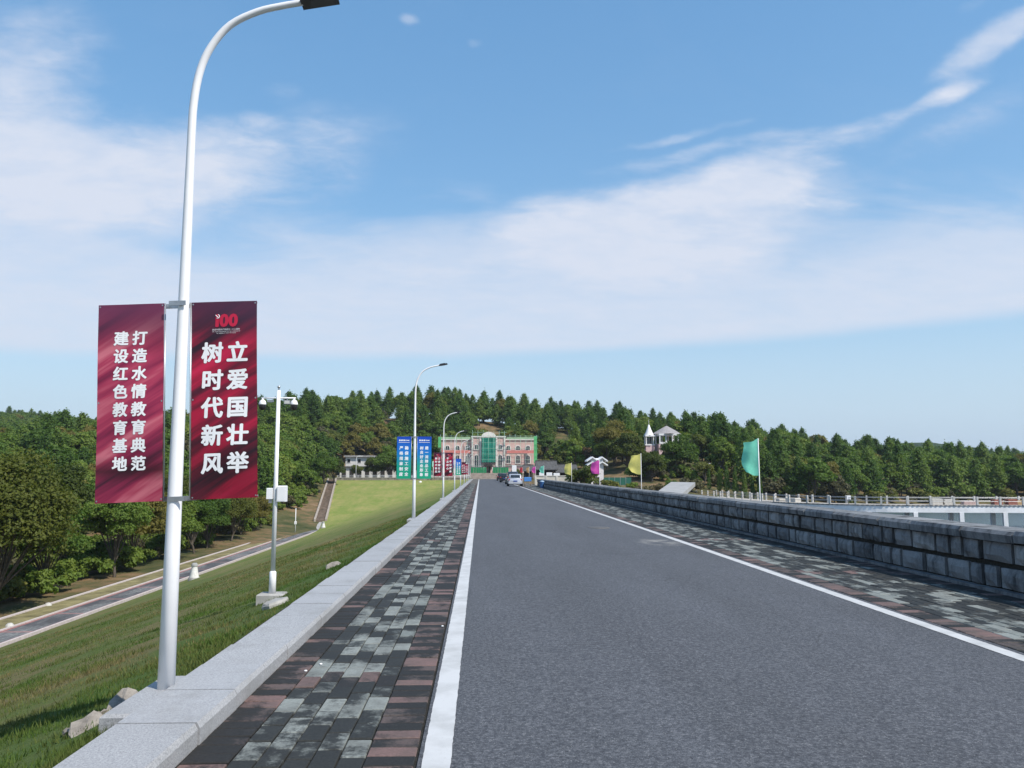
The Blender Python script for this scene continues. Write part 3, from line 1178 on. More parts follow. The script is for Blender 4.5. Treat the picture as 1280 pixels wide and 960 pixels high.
# berm path at the foot of the slope
t = NT('berm_paving')
v_ = t.coord('World')
br = t.n('ShaderNodeTexBrick')
mpp = t.n('ShaderNodeMapping')
mpp.inputs['Rotation'].default_value = (0, 0, R(90))
t.put(v_, mpp.inputs[0])
t.put(mpp.outputs[0], br.inputs['Vector'])
br.inputs['Scale'].default_value = 1.0
br.inputs['Brick Width'].default_value = .3
br.inputs['Row Height'].default_value = .15
br.inputs['Mortar Size'].default_value = .008
for i, cc in enumerate(((.22, .225, .22, 1), (.12, .12, .125, 1), (.03, .03, .03, 1))):
    br.inputs[i + 1].default_value = cc
big = t.noise(t.coord('World', (1, .35, 1)), .5, 4, .6)
cpath = t.mix(t.range(big, .42, .6, 0, .85), br.outputs[0], (.045, .045, .05))
wv = t.n('ShaderNodeSeparateXYZ')
t.put(v_, wv.inputs[0])
bandm = t.math('LESS_THAN', t.math('FRACT', t.math('DIVIDE', wv.outputs[1], 6.0)), .06)
cpath = t.mix(t.math('MULTIPLY', bandm, .7), cpath, (.30, .16, .15))
t.bsdf(cpath, .85)
M['berm'] = t.m
path = MB().box(PATH_X1 + .2, PATH_X0 - .2, -20, 131, PATH_Z - .3, PATH_Z).build('path', 'berm')
tag(path, kind='structure', label='grey paved path along the foot of the grass slope')
for x0, x1, zt, mt, lb in ((PATH_X0 - .2, PATH_X0 - .03, .07, plain('pale_kerb', (.50, .44, .42), .9), 'pale kerb on the slope side of the path'),
                           (PATH_X0 - .42, PATH_X0 - .203, .004, plain('brick_edge', (.27, .12, .11), .9), None),
                           (PATH_X1 + .203, PATH_X1 + .42, .004, plain('brick_edge', (.27, .12, .11), .9), None),
                           (PATH_X1 + .03, PATH_X1 + .2, .07, plain('pale_kerb', (.50, .44, .42), .9), None),
                           (-29.75, -29.5, .10, plain('pale_kerb', (.50, .44, .42), .9), None)):
    o = MB().box(x0, x1, -20, 131, PATH_Z - .3, PATH_Z + zt).build('path_kerb', mt, path)
verge = MB().box(-29.5, PATH_X1 + .03, -20, 131, PATH_Z - .3, PATH_Z + .03).build('verge', plain('dry_verge', (.20, .175, .085), .95, 0, .3, .9, .2, .5, 'World'))
tag(verge, kind='structure', label='dry yellow grass verge beyond the path')
apron = MB().add([(-29.3, 131.1, -7.42), (-24.6, 131.1, -7.42), (-25.9, 139, -6.55), (-28.9, 139, -6.55)], [(0, 1, 2, 3)]).add([(-29.3, 131.1, -8.4), (-24.6, 131.1, -8.4), (-24.6, 131.1, -7.42), (-29.3, 131.1, -7.42)], [(0, 1, 2, 3)]).build('apron', 'concrete')
tag(apron, kind='structure', label='concrete apron where the path meets the stairway')

stair = thing('stone_stairway', 'long narrow stone stairway climbing the edge of the grass slope', 'stairway', (-26.4, 136, -6.8))
sa, sb = Vector((-26.9, 138, -6.45)), Vector((-36.1, 198.5, .0))
dirv = (sb - sa)
hd = Vector((dirv.x, dirv.y, 0)).normalized()
sd = Vector((hd.y, -hd.x, 0))
base = Vector(stair.location)
NS = 42
tread = MB()
for i in range(NS):
    p0, p1 = sa + dirv * (i / NS), sa + dirv * ((i + 1) / NS)
    zt = p0.z + dirv.z / NS * .6 + .06
    q = [p0 - sd * .75, p0 + sd * .75, p1 + sd * .75, p1 - sd * .75]
    vv = [Vector((a.x, a.y, zt)) - base for a in q] + [Vector((a.x, a.y, zt - .6)) - base for a in q]
    tread.add(vv, [(0, 1, 2, 3), (0, 4, 5, 1), (1, 5, 6, 2), (2, 6, 7, 3), (3, 7, 4, 0)])
tread.build('treads', plain('stair_stone', (.17, .13, .10), .95, 0, .3, 1.5, .2, 0, 'World'), stair)['kind'] = 'stuff'
for s_ in (-1, 1):
    m = MB()
    o0, o1 = sd * (s_ * .75), sd * (s_ * 1.1)
    a4 = [sa + o0, sa + o1, sb + o1, sb + o0]
    vv = [Vector((a.x, a.y, a.z + .30)) - base for a in a4] + [Vector((a.x, a.y, a.z - .7)) - base for a in a4]
    m.add(vv, [(0, 1, 2, 3), (4, 7, 6, 5), (0, 4, 5, 1), (1, 5, 6, 2), (2, 6, 7, 3), (3, 7, 4, 0)])
    m.build('side_kerb', plain('stair_kerb', (.36, .31, .26), .95, 0, .2, 2, .2, 0, 'World'), stair)

# terrace: its paved ground, low retaining wall and white rail
t_pave = plain('terrace_paving', (.25, .235, .21), .9, 0, .2, .6, .2, 0, 'World')
o = MB().box(-37, 48, 199.9, 231, -.6, .05).build('terrace', t_pave)
tag(o, kind='structure', label='paved terrace in front of the buildings at the end of the dam')
rw = thing('retaining_wall', 'low stone retaining wall at the top of the far grass slope', 'wall', (-19, 199.5, 0))
MB().box(-16.2, 16.9, -.25, .35, -1.2, .36).build('masonry', plain('terrace_stone', (.25, .22, .185), .95, 0, .35, 1.2, .2, 0, 'World'), rw)
MB().box(-16.3, 17.0, -.32, .38, .36, .46).build('coping', plain('pale_coping', (.45, .43, .40), .9), rw)
gr = thing('guard_rail', 'white metal rail above the retaining wall on the terrace', 'railing', (-19, 199.6, .46))
MB().tube([(-16, 0, .52), (16.5, 0, .52)], .045, 6).build('top_rail', 'white_paint', gr)
MB().tube([(-16, 0, .26), (16.5, 0, .26)], .03, 6).build('lower_rail', 'white_paint', gr)
post = MB().tube([(0, 0, 0), (0, 0, .52)], .04, 6).mesh('post', M['white_paint'])
for i in range(14):
    link('post', post, gr, (-16 + i * 2.5, 0, 0))
#@@PART3
# ------------------------------------------------------------------ trees


def leaf_cards(cen, nrm, size, rs, aspect=.62):
    n = len(cen)
    r = rs.normal(size=(n, 3))
    nr = nrm / (np.linalg.norm(nrm, axis=1, keepdims=True) + 1e-6) + r * .55
    nr /= np.linalg.norm(nr, axis=1, keepdims=True)
    t = np.cross(nr, rs.normal(size=(n, 3)))
    t /= np.linalg.norm(t, axis=1, keepdims=True) + 1e-6
    b = np.cross(nr, t)
    s = size[:, None]
    fold = nr * s * .18
    v = np.stack([cen - t * s, cen + b * s * aspect - fold, cen + t * s, cen - b * s * aspect - fold], 1).reshape(-1, 3)
    return v


def crown_mesh(name, cen, nrm, size, rs, mat, aspect=.62):
    v = leaf_cards(cen, nrm, size, rs, aspect)
    n = len(cen)
    return mesh_np(name, v, np.arange(4 * n).reshape(-1, 4), M[mat], {'tint': ('FACE', rs.rand(n) ** 2)})


def conifer(seed, h=11., r=2.3, n=2600, leaf=.34, base=.22, mat='conifer', ragged=.35):
    rs = np.random.RandomState(seed)
    cen, nrm = [], []
    nb = 95
    per = n // nb
    tb = MB()
    for i in range(nb):
        t = base + (1 - base) * (i + rs.rand()) / nb
        k = (1 - t) / (1 - base)
        rad = r * (k ** .52) * (.5 + .5 * min(1, (t - base) / .2)) * (1 + rs.normal() * ragged * .62) + .18
        a = i * 2.399 + rs.rand() * .9
        z0 = t * h
        droop = -.16 * rad + .22 * rad * k * rs.rand()
        s = .12 + .88 * np.sqrt(rs.rand(per))
        sp = .14 + .30 * rad * s * .5
        x = np.cos(a) * rad * s + rs.normal(size=per) * sp
        y = np.sin(a) * rad * s + rs.normal(size=per) * sp
        z = z0 + droop * s + rs.normal(size=per) * .30
        cen.append(np.stack([x, y, z], 1))
        nrm.append(np.stack([np.cos(a) * .6 + 0 * x, np.sin(a) * .6 + 0 * x, .75 + 0 * x], 1))
        if i % 6 == 0 and k > .15:
            tb.tube([(0, 0, z0 - .2), (np.cos(a) * rad * .7, np.sin(a) * rad * .7, z0 + droop * .7)], [.05, .015], 4, False)
    # leader
    m = 60
    cen.append(np.stack([rs.normal(size=m) * .10, rs.normal(size=m) * .10, h * (.93 + .06 * rs.rand(m))], 1))
    nrm.append(np.tile([[.3, .3, .8]], (m, 1)))
    cen, nrm = np.concatenate(cen), np.concatenate(nrm)
    size = leaf * (.6 + .7 * rs.rand(len(cen))) * (.6 + .5 * (1 - cen[:, 2] / h))
    tb.tube([(0, 0, -.6), (.04, .02, h * .4), (0, 0, h * .97)], [.17, .12, .02], 7)
    return tb.mesh('trunk', 'bark'), crown_mesh('crown', cen, nrm, size, rs, mat)


def broadleaf(seed, h=9., r=3.4, n=4200, leaf=.30, base=.22, mat='broad', lumps=26, trunk=.17):
    rs = np.random.RandomState(seed)
    tb = MB()
    top = h * base
    bend = rs.normal(size=2) * .25
    tb.tube([(0, 0, -.6), (bend[0] * .5, bend[1] * .5, top * .6), (bend[0], bend[1], top * 1.25), (bend[0] * 1.3, bend[1] * 1.3, h * .7)], [trunk * 1.25, trunk, trunk * .8, trunk * .25], 8)
    cen, nrm, sz = [], [], []
    cz = (h + top) / 2
    hz = (h - top) / 2
    for i in range(lumps):
        # lumps through the crown's volume, mostly near its skin
        d = rs.normal(size=3)
        d /= np.linalg.norm(d)
        if d[2] < -.55:
            d[2] *= -.6
        q = .45 + .42 * rs.rand()
        wid = 1 - .25 * max(0, d[2])
        p = np.array([d[0] * r * q * wid + bend[0], d[1] * r * q * wid + bend[1], cz + d[2] * hz * q])
        lr = r * (.24 + .20 * rs.rand())
        m = int(n / lumps * (lr / (r * .34)) ** 2)
        e = rs.normal(size=(m, 3))
        e /= np.linalg.norm(e, axis=1, keepdims=True)
        e[:, 2] = np.where(e[:, 2] < -.35, -e[:, 2] * .8, e[:, 2])
        rad = lr * (.62 + .45 * rs.rand(m) ** .6) * (1 + rs.normal(size=m) * .10)
        cen.append(p + e * rad[:, None] * np.array([1, 1, .82]))
        nrm.append(e + np.array([0, 0, .35]))
        if i % 2 == 0:
            tb.tube([(bend[0], bend[1], top * (1.0 + .5 * rs.rand())), tuple((p * .6 + np.array([bend[0], bend[1], top * 1.3]) * .4)), tuple(p)], [trunk * .42, trunk * .26, .02], 5, False)
    cen, nrm = np.concatenate(cen), np.concatenate(nrm)
    size = leaf * (.55 + .8 * rs.rand(len(cen)))
    return tb.mesh('trunk', 'bark'), crown_mesh('crown', cen, nrm, size, rs, mat)


def shrub(seed, h=2., r=1.4, n=1400, leaf=.13, mat='yellow', lumps=14):
    return broadleaf(seed, h, r, n, leaf, .04, mat, lumps, .05)


def cypress(seed, h=4.8, r=.62, n=1700, leaf=.13):
    rs = np.random.RandomState(seed)
    t = rs.rand(n) ** .8
    k = np.clip(np.minimum(t / .12, 1), 0, 1) * (1 - t) ** .55
    a = rs.rand(n) * 2 * math.pi
    rad = r * k * (.6 + .45 * rs.rand(n)) * (1 + .22 * np.sin(a * 5 + t * 16))
    cen = np.stack([np.cos(a) * rad, np.sin(a) * rad, .15 + t * h], 1)
    nrm = np.stack([np.cos(a), np.sin(a), .6 + 0 * a], 1)
    tb = MB().tube([(0, 0, -.3), (0, 0, h * .85)], [.07, .02], 6)
    return tb.mesh('trunk', 'bark'), crown_mesh('crown', cen, nrm, leaf * (.6 + .7 * rs.rand(n)), rs, 'conifer', .4)


ARCH = [conifer(1), conifer(2, 11.5, 2.0, 2600, .33, .28), conifer(3, 10.5, 2.7, 2800, .36, .15, 'conifer', .5), conifer(4, 11, 2.4, 2600, .36, .34, 'conifer', .6),
        broadleaf(5), broadleaf(6, 8.5, 3.0, 3600, .30, .15), broadleaf(7, 9.5, 3.6, 4400, .32, .25, 'broad', 30), broadleaf(8, 8, 3.2, 3600, .29, .12, 'yellow'),
        broadleaf(9, 7, 2.8, 3200, .28, .10, 'olive'), broadleaf(10, 9, 2.6, 3600, .30, .18, 'broad', 20)]
ARCH_H = [11, 11.5, 10.5, 11, 9, 8.5, 9.5, 8, 7, 9]
ARCH_R = [2.3, 2.0, 2.7, 2.4, 3.4, 3.0, 3.6, 3.2, 2.8, 2.6]
FIRST = {}


def plant(kind_meshes, name, label, cat, loc, s=1.0, rz=None, group=None, sx=None):
    o = thing(name, label, cat, loc, rnd.uniform(0, 6.28) if rz is None else rz, group)
    sx = sx or s
    o.scale = (sx, sx, s)
    link('trunk', kind_meshes[0], o)
    link('crown', kind_meshes[1], o)
    return o


def gz(x, y):
    return float(terrain(np.array([x]), np.array([y]))[0])


ORD = ['first', 'second', 'third', 'fourth', 'fifth', 'sixth', 'seventh', 'eighth', 'ninth', 'tenth', 'eleventh', 'twelfth', 'thirteenth', 'fourteenth', 'fifteenth', 'sixteenth', 'seventeenth', 'eighteenth', 'nineteenth', 'twentieth']


def nth(i):
    if i < 20:
        return ORD[i]
    k = i + 1
    return '%d%s' % (k, 'th' if 10 < k % 100 < 14 else {1: 'st', 2: 'nd', 3: 'rd'}.get(k % 10, 'th'))


# row of broadleaf trees along the berm path on the left
NEAR = [broadleaf(21, 10.8, 4.7, 30000, .135, .10, 'near', 46, .22), broadleaf(22, 9, 3.6, 20000, .13, .10, 'near', 36, .16), broadleaf(23, 8.4, 3.3, 18000, .13, .10, 'broad', 32, .15), broadleaf(24, 9.4, 3.5, 19000, .13, .12, 'broad', 30, .15)]
o = plant(NEAR[0], 'broadleaf_tree', 'largest olive green broadleaf tree at the left edge beside the path', 'tree', (-32.0, 55.5, -7.75), 1.0, 1.0)
near_list = [(-33.5, 45, 1, 1.0), (-34.5, 66, 2, .95), (-32.2, 73.5, 3, .92), (-33.4, 80, 2, 1.0), (-32.3, 87, 2, .85), (-32.4, 94, 3, .82), (-33.2, 100.5, 2, .86), (-32.3, 107, 1, .75), (-33.0, 113.5, 2, .72), (-32.6, 120, 2, .64), (-33.6, 126, 3, .60), (-38.5, 62, 3, 1.15), (-40, 78, 1, 1.15), (-39.5, 92, 3, 1.12), (-39, 106, 1, 1.0), (-38, 119, 2, 1.0)]
for i, (x, y, k, s) in enumerate(sorted(near_list, key=lambda q: q[1])):
    row = 'front' if x > -36 else 'back'
    idx = sum(1 for q in near_list if (q[0] > -36) == (x > -36) and q[1] < y)
    plant(NEAR[k], 'broadleaf_tree', 'green broadleaf tree, %s along the %s row beside the berm path' % (nth(idx), row), 'tree', (x, y, gz(x, y) - .1), s, group='broadleaf trees beside the berm path')

# forest positions
rs = np.random.RandomState(5)
pts = []
SP = 4.9
for X in np.arange(-420, 300, SP):
    for Y in np.arange(14, 520, SP):
        pts.append((X + rs.uniform(-2, 2), Y + rs.uniform(-2, 2)))
pts = np.array(pts)
x, y = pts[:, 0], pts[:, 1]
z = terrain(x, y)
pxs = np.array([to_px((a, max(b, 1), c))[0] for a, b, c in zip(x, y, z)])
Bx = B_edge(np.minimum(y, 199))
ok = np.ones(len(x), bool)
ok &= ~((y < 200) & (x > Bx - 4.5) & (x < 8))
ok &= ~((y < 130) & (x > -42) & (x < 8))
ok &= z > -4.75 + 0 * x
ok |= (x < -42) & (y < 200) & (y > 14)
ok &= ~((y > 195) & (y < 237) & (x > -38) & (x < 24))                   # terrace
ok &= ~((y < 172) & (x > 7) & (x < 24))                                  # open bank
ok &= ~((x > 7) & (y < 150) & (x < 58))
ok &= ~((x > 7) & (y < 236) & (x < 19))
ok &= ~((np.abs(x - wx(826, 178)) < 6) & (np.abs(y - 176) < 9))          # pavilion
ok &= ~((x > 22) & (x < 48) & (y < 168) & (y > 120))
# bare brown patches on the slope behind the building
for (pa, pb, ya, yb) in ((692, 724, 246, 277), (590, 636, 254, 279), (470, 500, 262, 276), (672, 700, 238, 250)):
    ok &= ~((pxs > pa) & (pxs < pb) & (y > ya) & (y < yb))
ok &= ~((pxs < -1300) | (pxs > 1900))
x, y, z, pxs = x[ok], y[ok], z[ok], pxs[ok]
hz_ = vnoise(x / 40, y / 40, 21)
u = rs.rand(len(x))
pc = np.where(z > 10, .70, np.where(x > 50, .34, .22))
pc = np.where((x < -60) & (y > 300), .25, pc)
pc = np.clip(pc + (hz_ - .5) * .5, 0, 1)
kind = np.where(u < pc, rs.randint(0, 4, len(x)), np.array([4, 5, 6, 9, 4, 7, 8, 5, 6, 9])[rs.randint(0, 10, len(x))])
scl = rs.uniform(.72, 1.12, len(x)) * np.where((z < 3), .92, 1.0)
scl = np.where((x < -42) & (y < 130), scl * .95, scl)
H = np.array(ARCH_H)[kind] * scl
Rr = np.array(ARCH_R)[kind] * scl
# how much of each tree shows from the photograph's side
dist = np.hypot(x, y)
order = np.argsort(dist)
az = np.arctan2(x, y)
NB = 2400
azb = lambda a: np.clip(((a + 1.3) / 2.6 * NB).astype(int), 0, NB - 1)
skyline = np.full(NB, -1.0)
vis = np.zeros(len(x))
for i in order:
    hw = Rr[i] / dist[i] * .8
    b0, b1 = azb(np.array([az[i] - hw, az[i] + hw]))
    top = (z[i] + H[i] - 1.6) / dist[i]
    seg = skyline[b0:b1 + 1]
    bot = (z[i] + H[i] * .2 - 1.6) / dist[i]
    vis[i] = np.clip(top - np.maximum(seg, bot), 0, None).sum()
    skyline[b0:b1 + 1] = np.maximum(seg, bot + (top - bot) * .72)
keep = (vis > 0) | (dist < 110)
inview = (pxs > 0) & (pxs < 1280)
score = np.where(inview & keep, vis, 0)
N_SINGLE = 230
chosen = np.argsort(-score)[:N_SINGLE]
chosen_set = set(int(i) for i in chosen)
ZN = [(-999, 120, 'on the slope left of the banners', 'trees on the slope left of the banners'),
      (120, 330, 'behind the pair of crimson banners', 'trees behind the crimson banners'),
      (330, 440, 'on the hill above the camera pole', 'trees above the camera pole'),
      (440, 550, 'on the hill behind the blue banners', 'trees behind the blue banners'),
      (550, 690, 'on the hill behind the pink building', 'trees behind the pink building'),
      (690, 790, 'on the hill above the grey roofed shed', 'trees above the grey roofed shed'),
      (790, 890, 'around the white hilltop pavilion', 'trees around the hilltop pavilion'),
      (890, 1060, 'on the far bank behind the green flag', 'trees behind the green flag'),
      (1060, 9999, 'on the far bank behind the white walkway', 'trees behind the white walkway')]
KN = ['dark green conifer', 'slim dark green conifer', 'broad dark green conifer', 'ragged dark green conifer', 'round green broadleaf tree', 'low green broadleaf tree', 'large green broadleaf tree', 'yellowish green broadleaf tree', 'olive brown broadleaf tree', 'narrow green broadleaf tree']
for k in range(len(ARCH)):                        # every kind has at least one single tree
    if not any(kind[i] == k for i in chosen_set):
        c_ = [i for i in np.argsort(-score) if kind[i] == k][0]
        chosen_set.add(int(c_))
cnt = {}
for i in sorted(chosen_set, key=lambda i: pxs[i]):
    zn = [q for q in ZN if q[0] <= pxs[i] < q[1]][0]
    kk = (kind[i], zn[0])
    j = cnt.get(kk, 0)
    cnt[kk] = j + 1
    o = plant(ARCH[kind[i]], 'conifer_tree' if kind[i] < 4 else 'broadleaf_tree', '%s %s, %s from left' % (KN[kind[i]], zn[2], nth(j)), 'tree',
              (float(x[i]), float(y[i]), float(z[i]) - .2), float(scl[i]), group=zn[3])
    FIRST.setdefault(int(kind[i]), o)

# the rest of the woods: one mass, instances of the same trees on points
idx = np.array([i for i in range(len(x)) if keep[i] and i not in chosen_set])


def wood(name, idx, label):
    me = bpy.data.meshes.new(name)
    me.vertices.add(len(idx))
    me.vertices.foreach_set('co', np.stack([x[idx], y[idx], z[idx] - .2], 1).astype(np.float32).ravel())
    for an, tp, vals in (('kind', 'INT', kind[idx].astype(np.int32)), ('size', 'FLOAT', scl[idx].astype(np.float32)), ('turn', 'FLOAT', (np.random.RandomState(3).rand(len(idx)) * 6.28).astype(np.float32))):
        a = me.attributes.new(an, tp, 'POINT')
        a.data.foreach_set('value', vals)
    o = link(name, me)
    ng = bpy.data.node_groups.new(name, 'GeometryNodeTree')
    ng.interface.new_socket('Geometry', in_out='INPUT', socket_type='NodeSocketGeometry')
    ng.interface.new_socket('Geometry', in_out='OUTPUT', socket_type='NodeSocketGeometry')
    N, L = ng.nodes.new, ng.links.new
    gi, go = N('NodeGroupInput'), N('NodeGroupOutput')
    join = N('GeometryNodeJoinGeometry')

    def attr(nm, tp):
        n_ = N('GeometryNodeInputNamedAttribute')
        n_.data_type = tp
        n_.inputs['Name'].default_value = nm
        return n_.outputs[0]
    kd, sz, tn = attr('kind', 'INT'), attr('size', 'FLOAT'), attr('turn', 'FLOAT')
    rot = N('ShaderNodeCombineXYZ')
    L(tn, rot.inputs[2])
    for k in range(len(ARCH)):
        cmp_ = N('FunctionNodeCompare')
        cmp_.data_type = 'INT'
        cmp_.operation = 'EQUAL'
        L(kd, cmp_.inputs[2])
        cmp_.inputs[3].default_value = k
        jt = N('GeometryNodeJoinGeometry')
        for part in FIRST[k].children:
            oi = N('GeometryNodeObjectInfo')
            oi.inputs['Object'].default_value = part
            oi.inputs['As Instance'].default_value = False
            L(oi.outputs['Geometry'], jt.inputs[0])
        g2i = N('GeometryNodeGeometryToInstance')
        L(jt.outputs[0], g2i.inputs[0])
        iop = N('GeometryNodeInstanceOnPoints')
        L(gi.outputs[0], iop.inputs['Points'])
        L(cmp_.outputs[0], iop.inputs['Selection'])
        L(g2i.outputs[0], iop.inputs['Instance'])
        L(rot.outputs[0], iop.inputs['Rotation'])
        L(sz, iop.inputs['Scale'])
        L(iop.outputs[0], join.inputs[0])
    L(join.outputs[0], go.inputs[0])
    md = o.modifiers.new('trees', 'NODES')
    md.node_group = ng
    tag(o, label, None, None, 'stuff')
    return o


wood('hillside_wood', idx, 'mass of mixed conifers and broadleaf trees covering the hills')
print('TREES single', len(chosen_set), 'mass', len(idx))

# undergrowth that hides the forest edge: low shrubs, one mass per bank
US = [shrub(31, 2.2, 1.7, 900, .22, 'broad', 12), shrub(32, 1.8, 1.5, 800, .22, 'yellow', 10), shrub(33, 2.0, 1.6, 800, .22, 'olive', 10)]


def undergrowth(name, spots, label):
    vs, ts = {0: [], 1: [], 2: []}, {0: [], 1: [], 2: []}
    rr = np.random.RandomState(77)
    src = []
    for tr, cr in US:
        a = np.empty(len(cr.vertices) * 3, np.float32)
        cr.vertices.foreach_get('co', a)
        src.append(a.reshape(-1, 3))
    root = None
    for (sx_, sy_, sz_, k, s) in spots:
        a = rr.rand() * 6.28
        c_, s_ = math.cos(a), math.sin(a)
        q = src[k] * s
        vs[k].append(np.stack([q[:, 0] * c_ - q[:, 1] * s_ + sx_, q[:, 0] * s_ + q[:, 1] * c_ + sy_, q[:, 2] + sz_], 1))
    for k in range(3):
        if vs[k]:
            vv = np.concatenate(vs[k])
            n_ = len(vv) // 4
            o = link(name, mesh_np(name, vv, np.arange(4 * n_).reshape(-1, 4), [M['broad'], M['yellow'], M['olive']][k], {'tint': ('FACE', rr.rand(n_) ** 2)}))
            tag(o, label % ['green', 'yellowish', 'olive'][k], None, None, 'stuff')


sp = []
rr = np.random.RandomState(99)
for i in range(430):                              # edge of the left wood and left of the stairway
    yy_ = rr.uniform(20, 198)
    xx_ = (min(-33.0, float(B_edge(np.array(yy_))) - 3.2)) - rr.uniform(0, 13) * (1 if yy_ < 128 else .8)
    sp.append((xx_, yy_, gz(xx_, yy_) - .1, rr.randint(0, 3) if rr.rand() < .4 else 0, rr.uniform(.5, 1.1)))
for i in range(170):                              # waterline of the far bank
    xx_ = rr.uniform(50, 210)
    yy_ = 148 + (xx_ - 50) * .28 + rr.uniform(0, 16)
    zz_ = gz(xx_, yy_)
    if zz_ > -5.0:
        sp.append((xx_, yy_, zz_ - .1, rr.randint(0, 3), rr.uniform(.7, 1.6)))
for i in range(110):                              # slope behind the building
    px_ = rr.uniform(500, 800)
    yy_ = rr.uniform(238, 284)
    xx_ = wx(px_, yy_)
    if yy_ > 254 and (588 < px_ < 638 or 690 < px_ < 726):
        continue
    sp.append((xx_, yy_, gz(xx_, yy_) - .1, rr.randint(0, 2), rr.uniform(.6, 1.5)))
for i in range(60):                               # below the pavilion
    px_ = rr.uniform(790, 900)
    yy_ = rr.uniform(150, 172)
    xx_ = wx(px_, yy_)
    sp.append((xx_, yy_, gz(xx_, yy_) - .1, rr.randint(0, 3), rr.uniform(.5, 1.2)))
undergrowth('undergrowth', sp, '%s undergrowth along the edges of the woods')

# single plants one can tell apart on the right bank and the terrace
CY = [cypress(41), cypress(42, 4.4, .55)]
for i, (px_, d_, s_) in enumerate(((886, 146, .8), (899, 145, 1.0), (908, 144, 1.06), (918.5, 143, 1.12), (930, 142, .95), (940, 142, .9), (949, 141, 1.0))):
    xx_ = wx(px_, d_)
    plant(CY[i % 2], 'cypress_tree', 'slim dark cypress on the right bank, %s of the row from the left' % nth(i), 'tree', (xx_, d_, gz(xx_, d_) - .1), s_, group='row of cypress trees on the right bank')
BIG = [broadleaf(51, 8.5, 4.2, 9000, .22, .12, 'broad', 40), broadleaf(52, 7.5, 3.6, 8000, .22, .10, 'near', 34), broadleaf(53, 5, 2.6, 5000, .18, .08, 'yellow', 24)]
for (k, px_, d_, s_, lb) in ((0, 851, 158, .92, 'big round dark green tree below the white pavilion'), (1, 815, 152, .80, 'broad green tree beside the yellow flag'),
                             (1, 783, 165, 1.05, 'round green tree left of the yellow flag'), (0, 768, 172, 1.1, 'tall round green tree above the pink flag'),
                             (2, 880, 150, .80, 'bright yellow green bush tree left of the cypresses'), (2, 905, 168, 1.25, 'yellowish tree behind the cypress row'),
                             (0, 486, 208, 1.0, 'large dark tree in front of the white house on the terrace'), (2, 446, 207, .80, 'small yellowish tree by the white house'), (1, 468, 209, .85, 'dark tree in front of the middle of the white house'), (0, 528, 211, .8, 'dark tree behind the grey car on the terrace'),
                             (1, 505, 209, .75, 'dark green tree between the white house and the blue banners'), (2, 646, 205, .55, 'small yellow autumn tree in front of the pink building'),
                             (1, 418, 190, .75, 'dark bushy tree at the top of the stairway'), (0, 405, 172, .70, 'dark bushy tree left of the stairway')
                             ):
    xx_ = wx(px_, d_)
    plant(BIG[k], 'broadleaf_tree' if s_ > .6 else 'bush', lb, 'tree' if s_ > .6 else 'bush', (xx_, d_, max(gz(xx_, d_), -.2 if d_ < 190 else -.3) - .1), s_)
SH = [shrub(61, 1.6, 1.1, 1600, .11, 'yellow'), shrub(62, 1.3, 1.2, 1500, .11, 'olive'), shrub(63, 1.4, 1.0, 1500, .11, 'broad')]
for (k, px_, d_, s_, lb) in ((0, 733, 114, 2.3, 'tall yellowish bush beside the white gate tower'), (0, 723.5, 116, 1.8, 'pale yellowish bush left of the white gate tower'), (0, 761, 113, 1.45, 'pale green shrub right of the white gate tower'), (0, 768, 114, 1.1, 'small pale shrub on the sandy bank'), (1, 800, 118, 1.3, 'brownish shrub on the bank by the yellow flag'), (1, 822, 122, 1.5, 'reddish brown shrub beside the boat ramp'),
                             (2, 846, 135, 1.5, 'green shrub above the boat ramp'), (0, 864, 108, 1.0, 'pale green shrub at the right of the boat ramp'), (1, 862, 140, 1.9, 'rusty brown shrub above the boat ramp'), (2, 871, 112, .9, 'small green shrub at the water edge beside the ramp'),
                             (1, 637, 206, 1.3, 'dark reddish shrub in front of the pink building'), (2, 790, 122, 1.1, 'dark green shrub on the sandy bank')):
    xx_ = wx(px_, d_)
    plant(SH[k], 'shrub', lb, 'shrub', (xx_, d_, gz(xx_, d_) - .05), s_)
#@@PART4
# ------------------------------------------------------------------ lettering
_glyph = {}


def glyph(ch):
    if ch not in _glyph:
        cu = bpy.data.curves.new('letter', 'FONT')
        cu.body = ch
        cu.size = 1.0
        cu.align_x = 'CENTER'
        cu.resolution_u = 3
        ob = bpy.data.objects.new('letter', cu)
        COL.objects.link(ob)
        dg = bpy.context.evaluated_depsgraph_get()
        ev = ob.evaluated_get(dg)
        me = ev.to_mesh()
        vs = [(v.co.x, v.co.y) for v in me.vertices]
        fs = [tuple(p.vertices) for p in me.polygons]
        ev.to_mesh_clear()
        bpy.data.objects.remove(ob)
        bpy.data.curves.remove(cu)
        _glyph[ch] = (vs, fs)
    return _glyph[ch]


def letters(items, bold=.038, y0=-.004):
    """items: (char, x, z, size) with x, z the centre; flat print standing just proud of the cloth"""
    mb = MB()
    ring = [(0, 0)] + [(math.cos(a * math.pi / 4), math.sin(a * math.pi / 4)) for a in range(8)] if bold else [(0, 0)]
    for ch, x, z, s in items:
        vs, fs = glyph(ch)
        rr_ = random.Random(ord(ch[0]))
        sk = .05
        for i, (dx, dy) in enumerate(ring):
            mb.add([(x + (vx + dx * bold + sk * (vy - .38)) * s, y0 - .00012 * i, z + (vy - .38 + dy * bold * .8) * s) for vx, vy in vs], fs)
    return mb


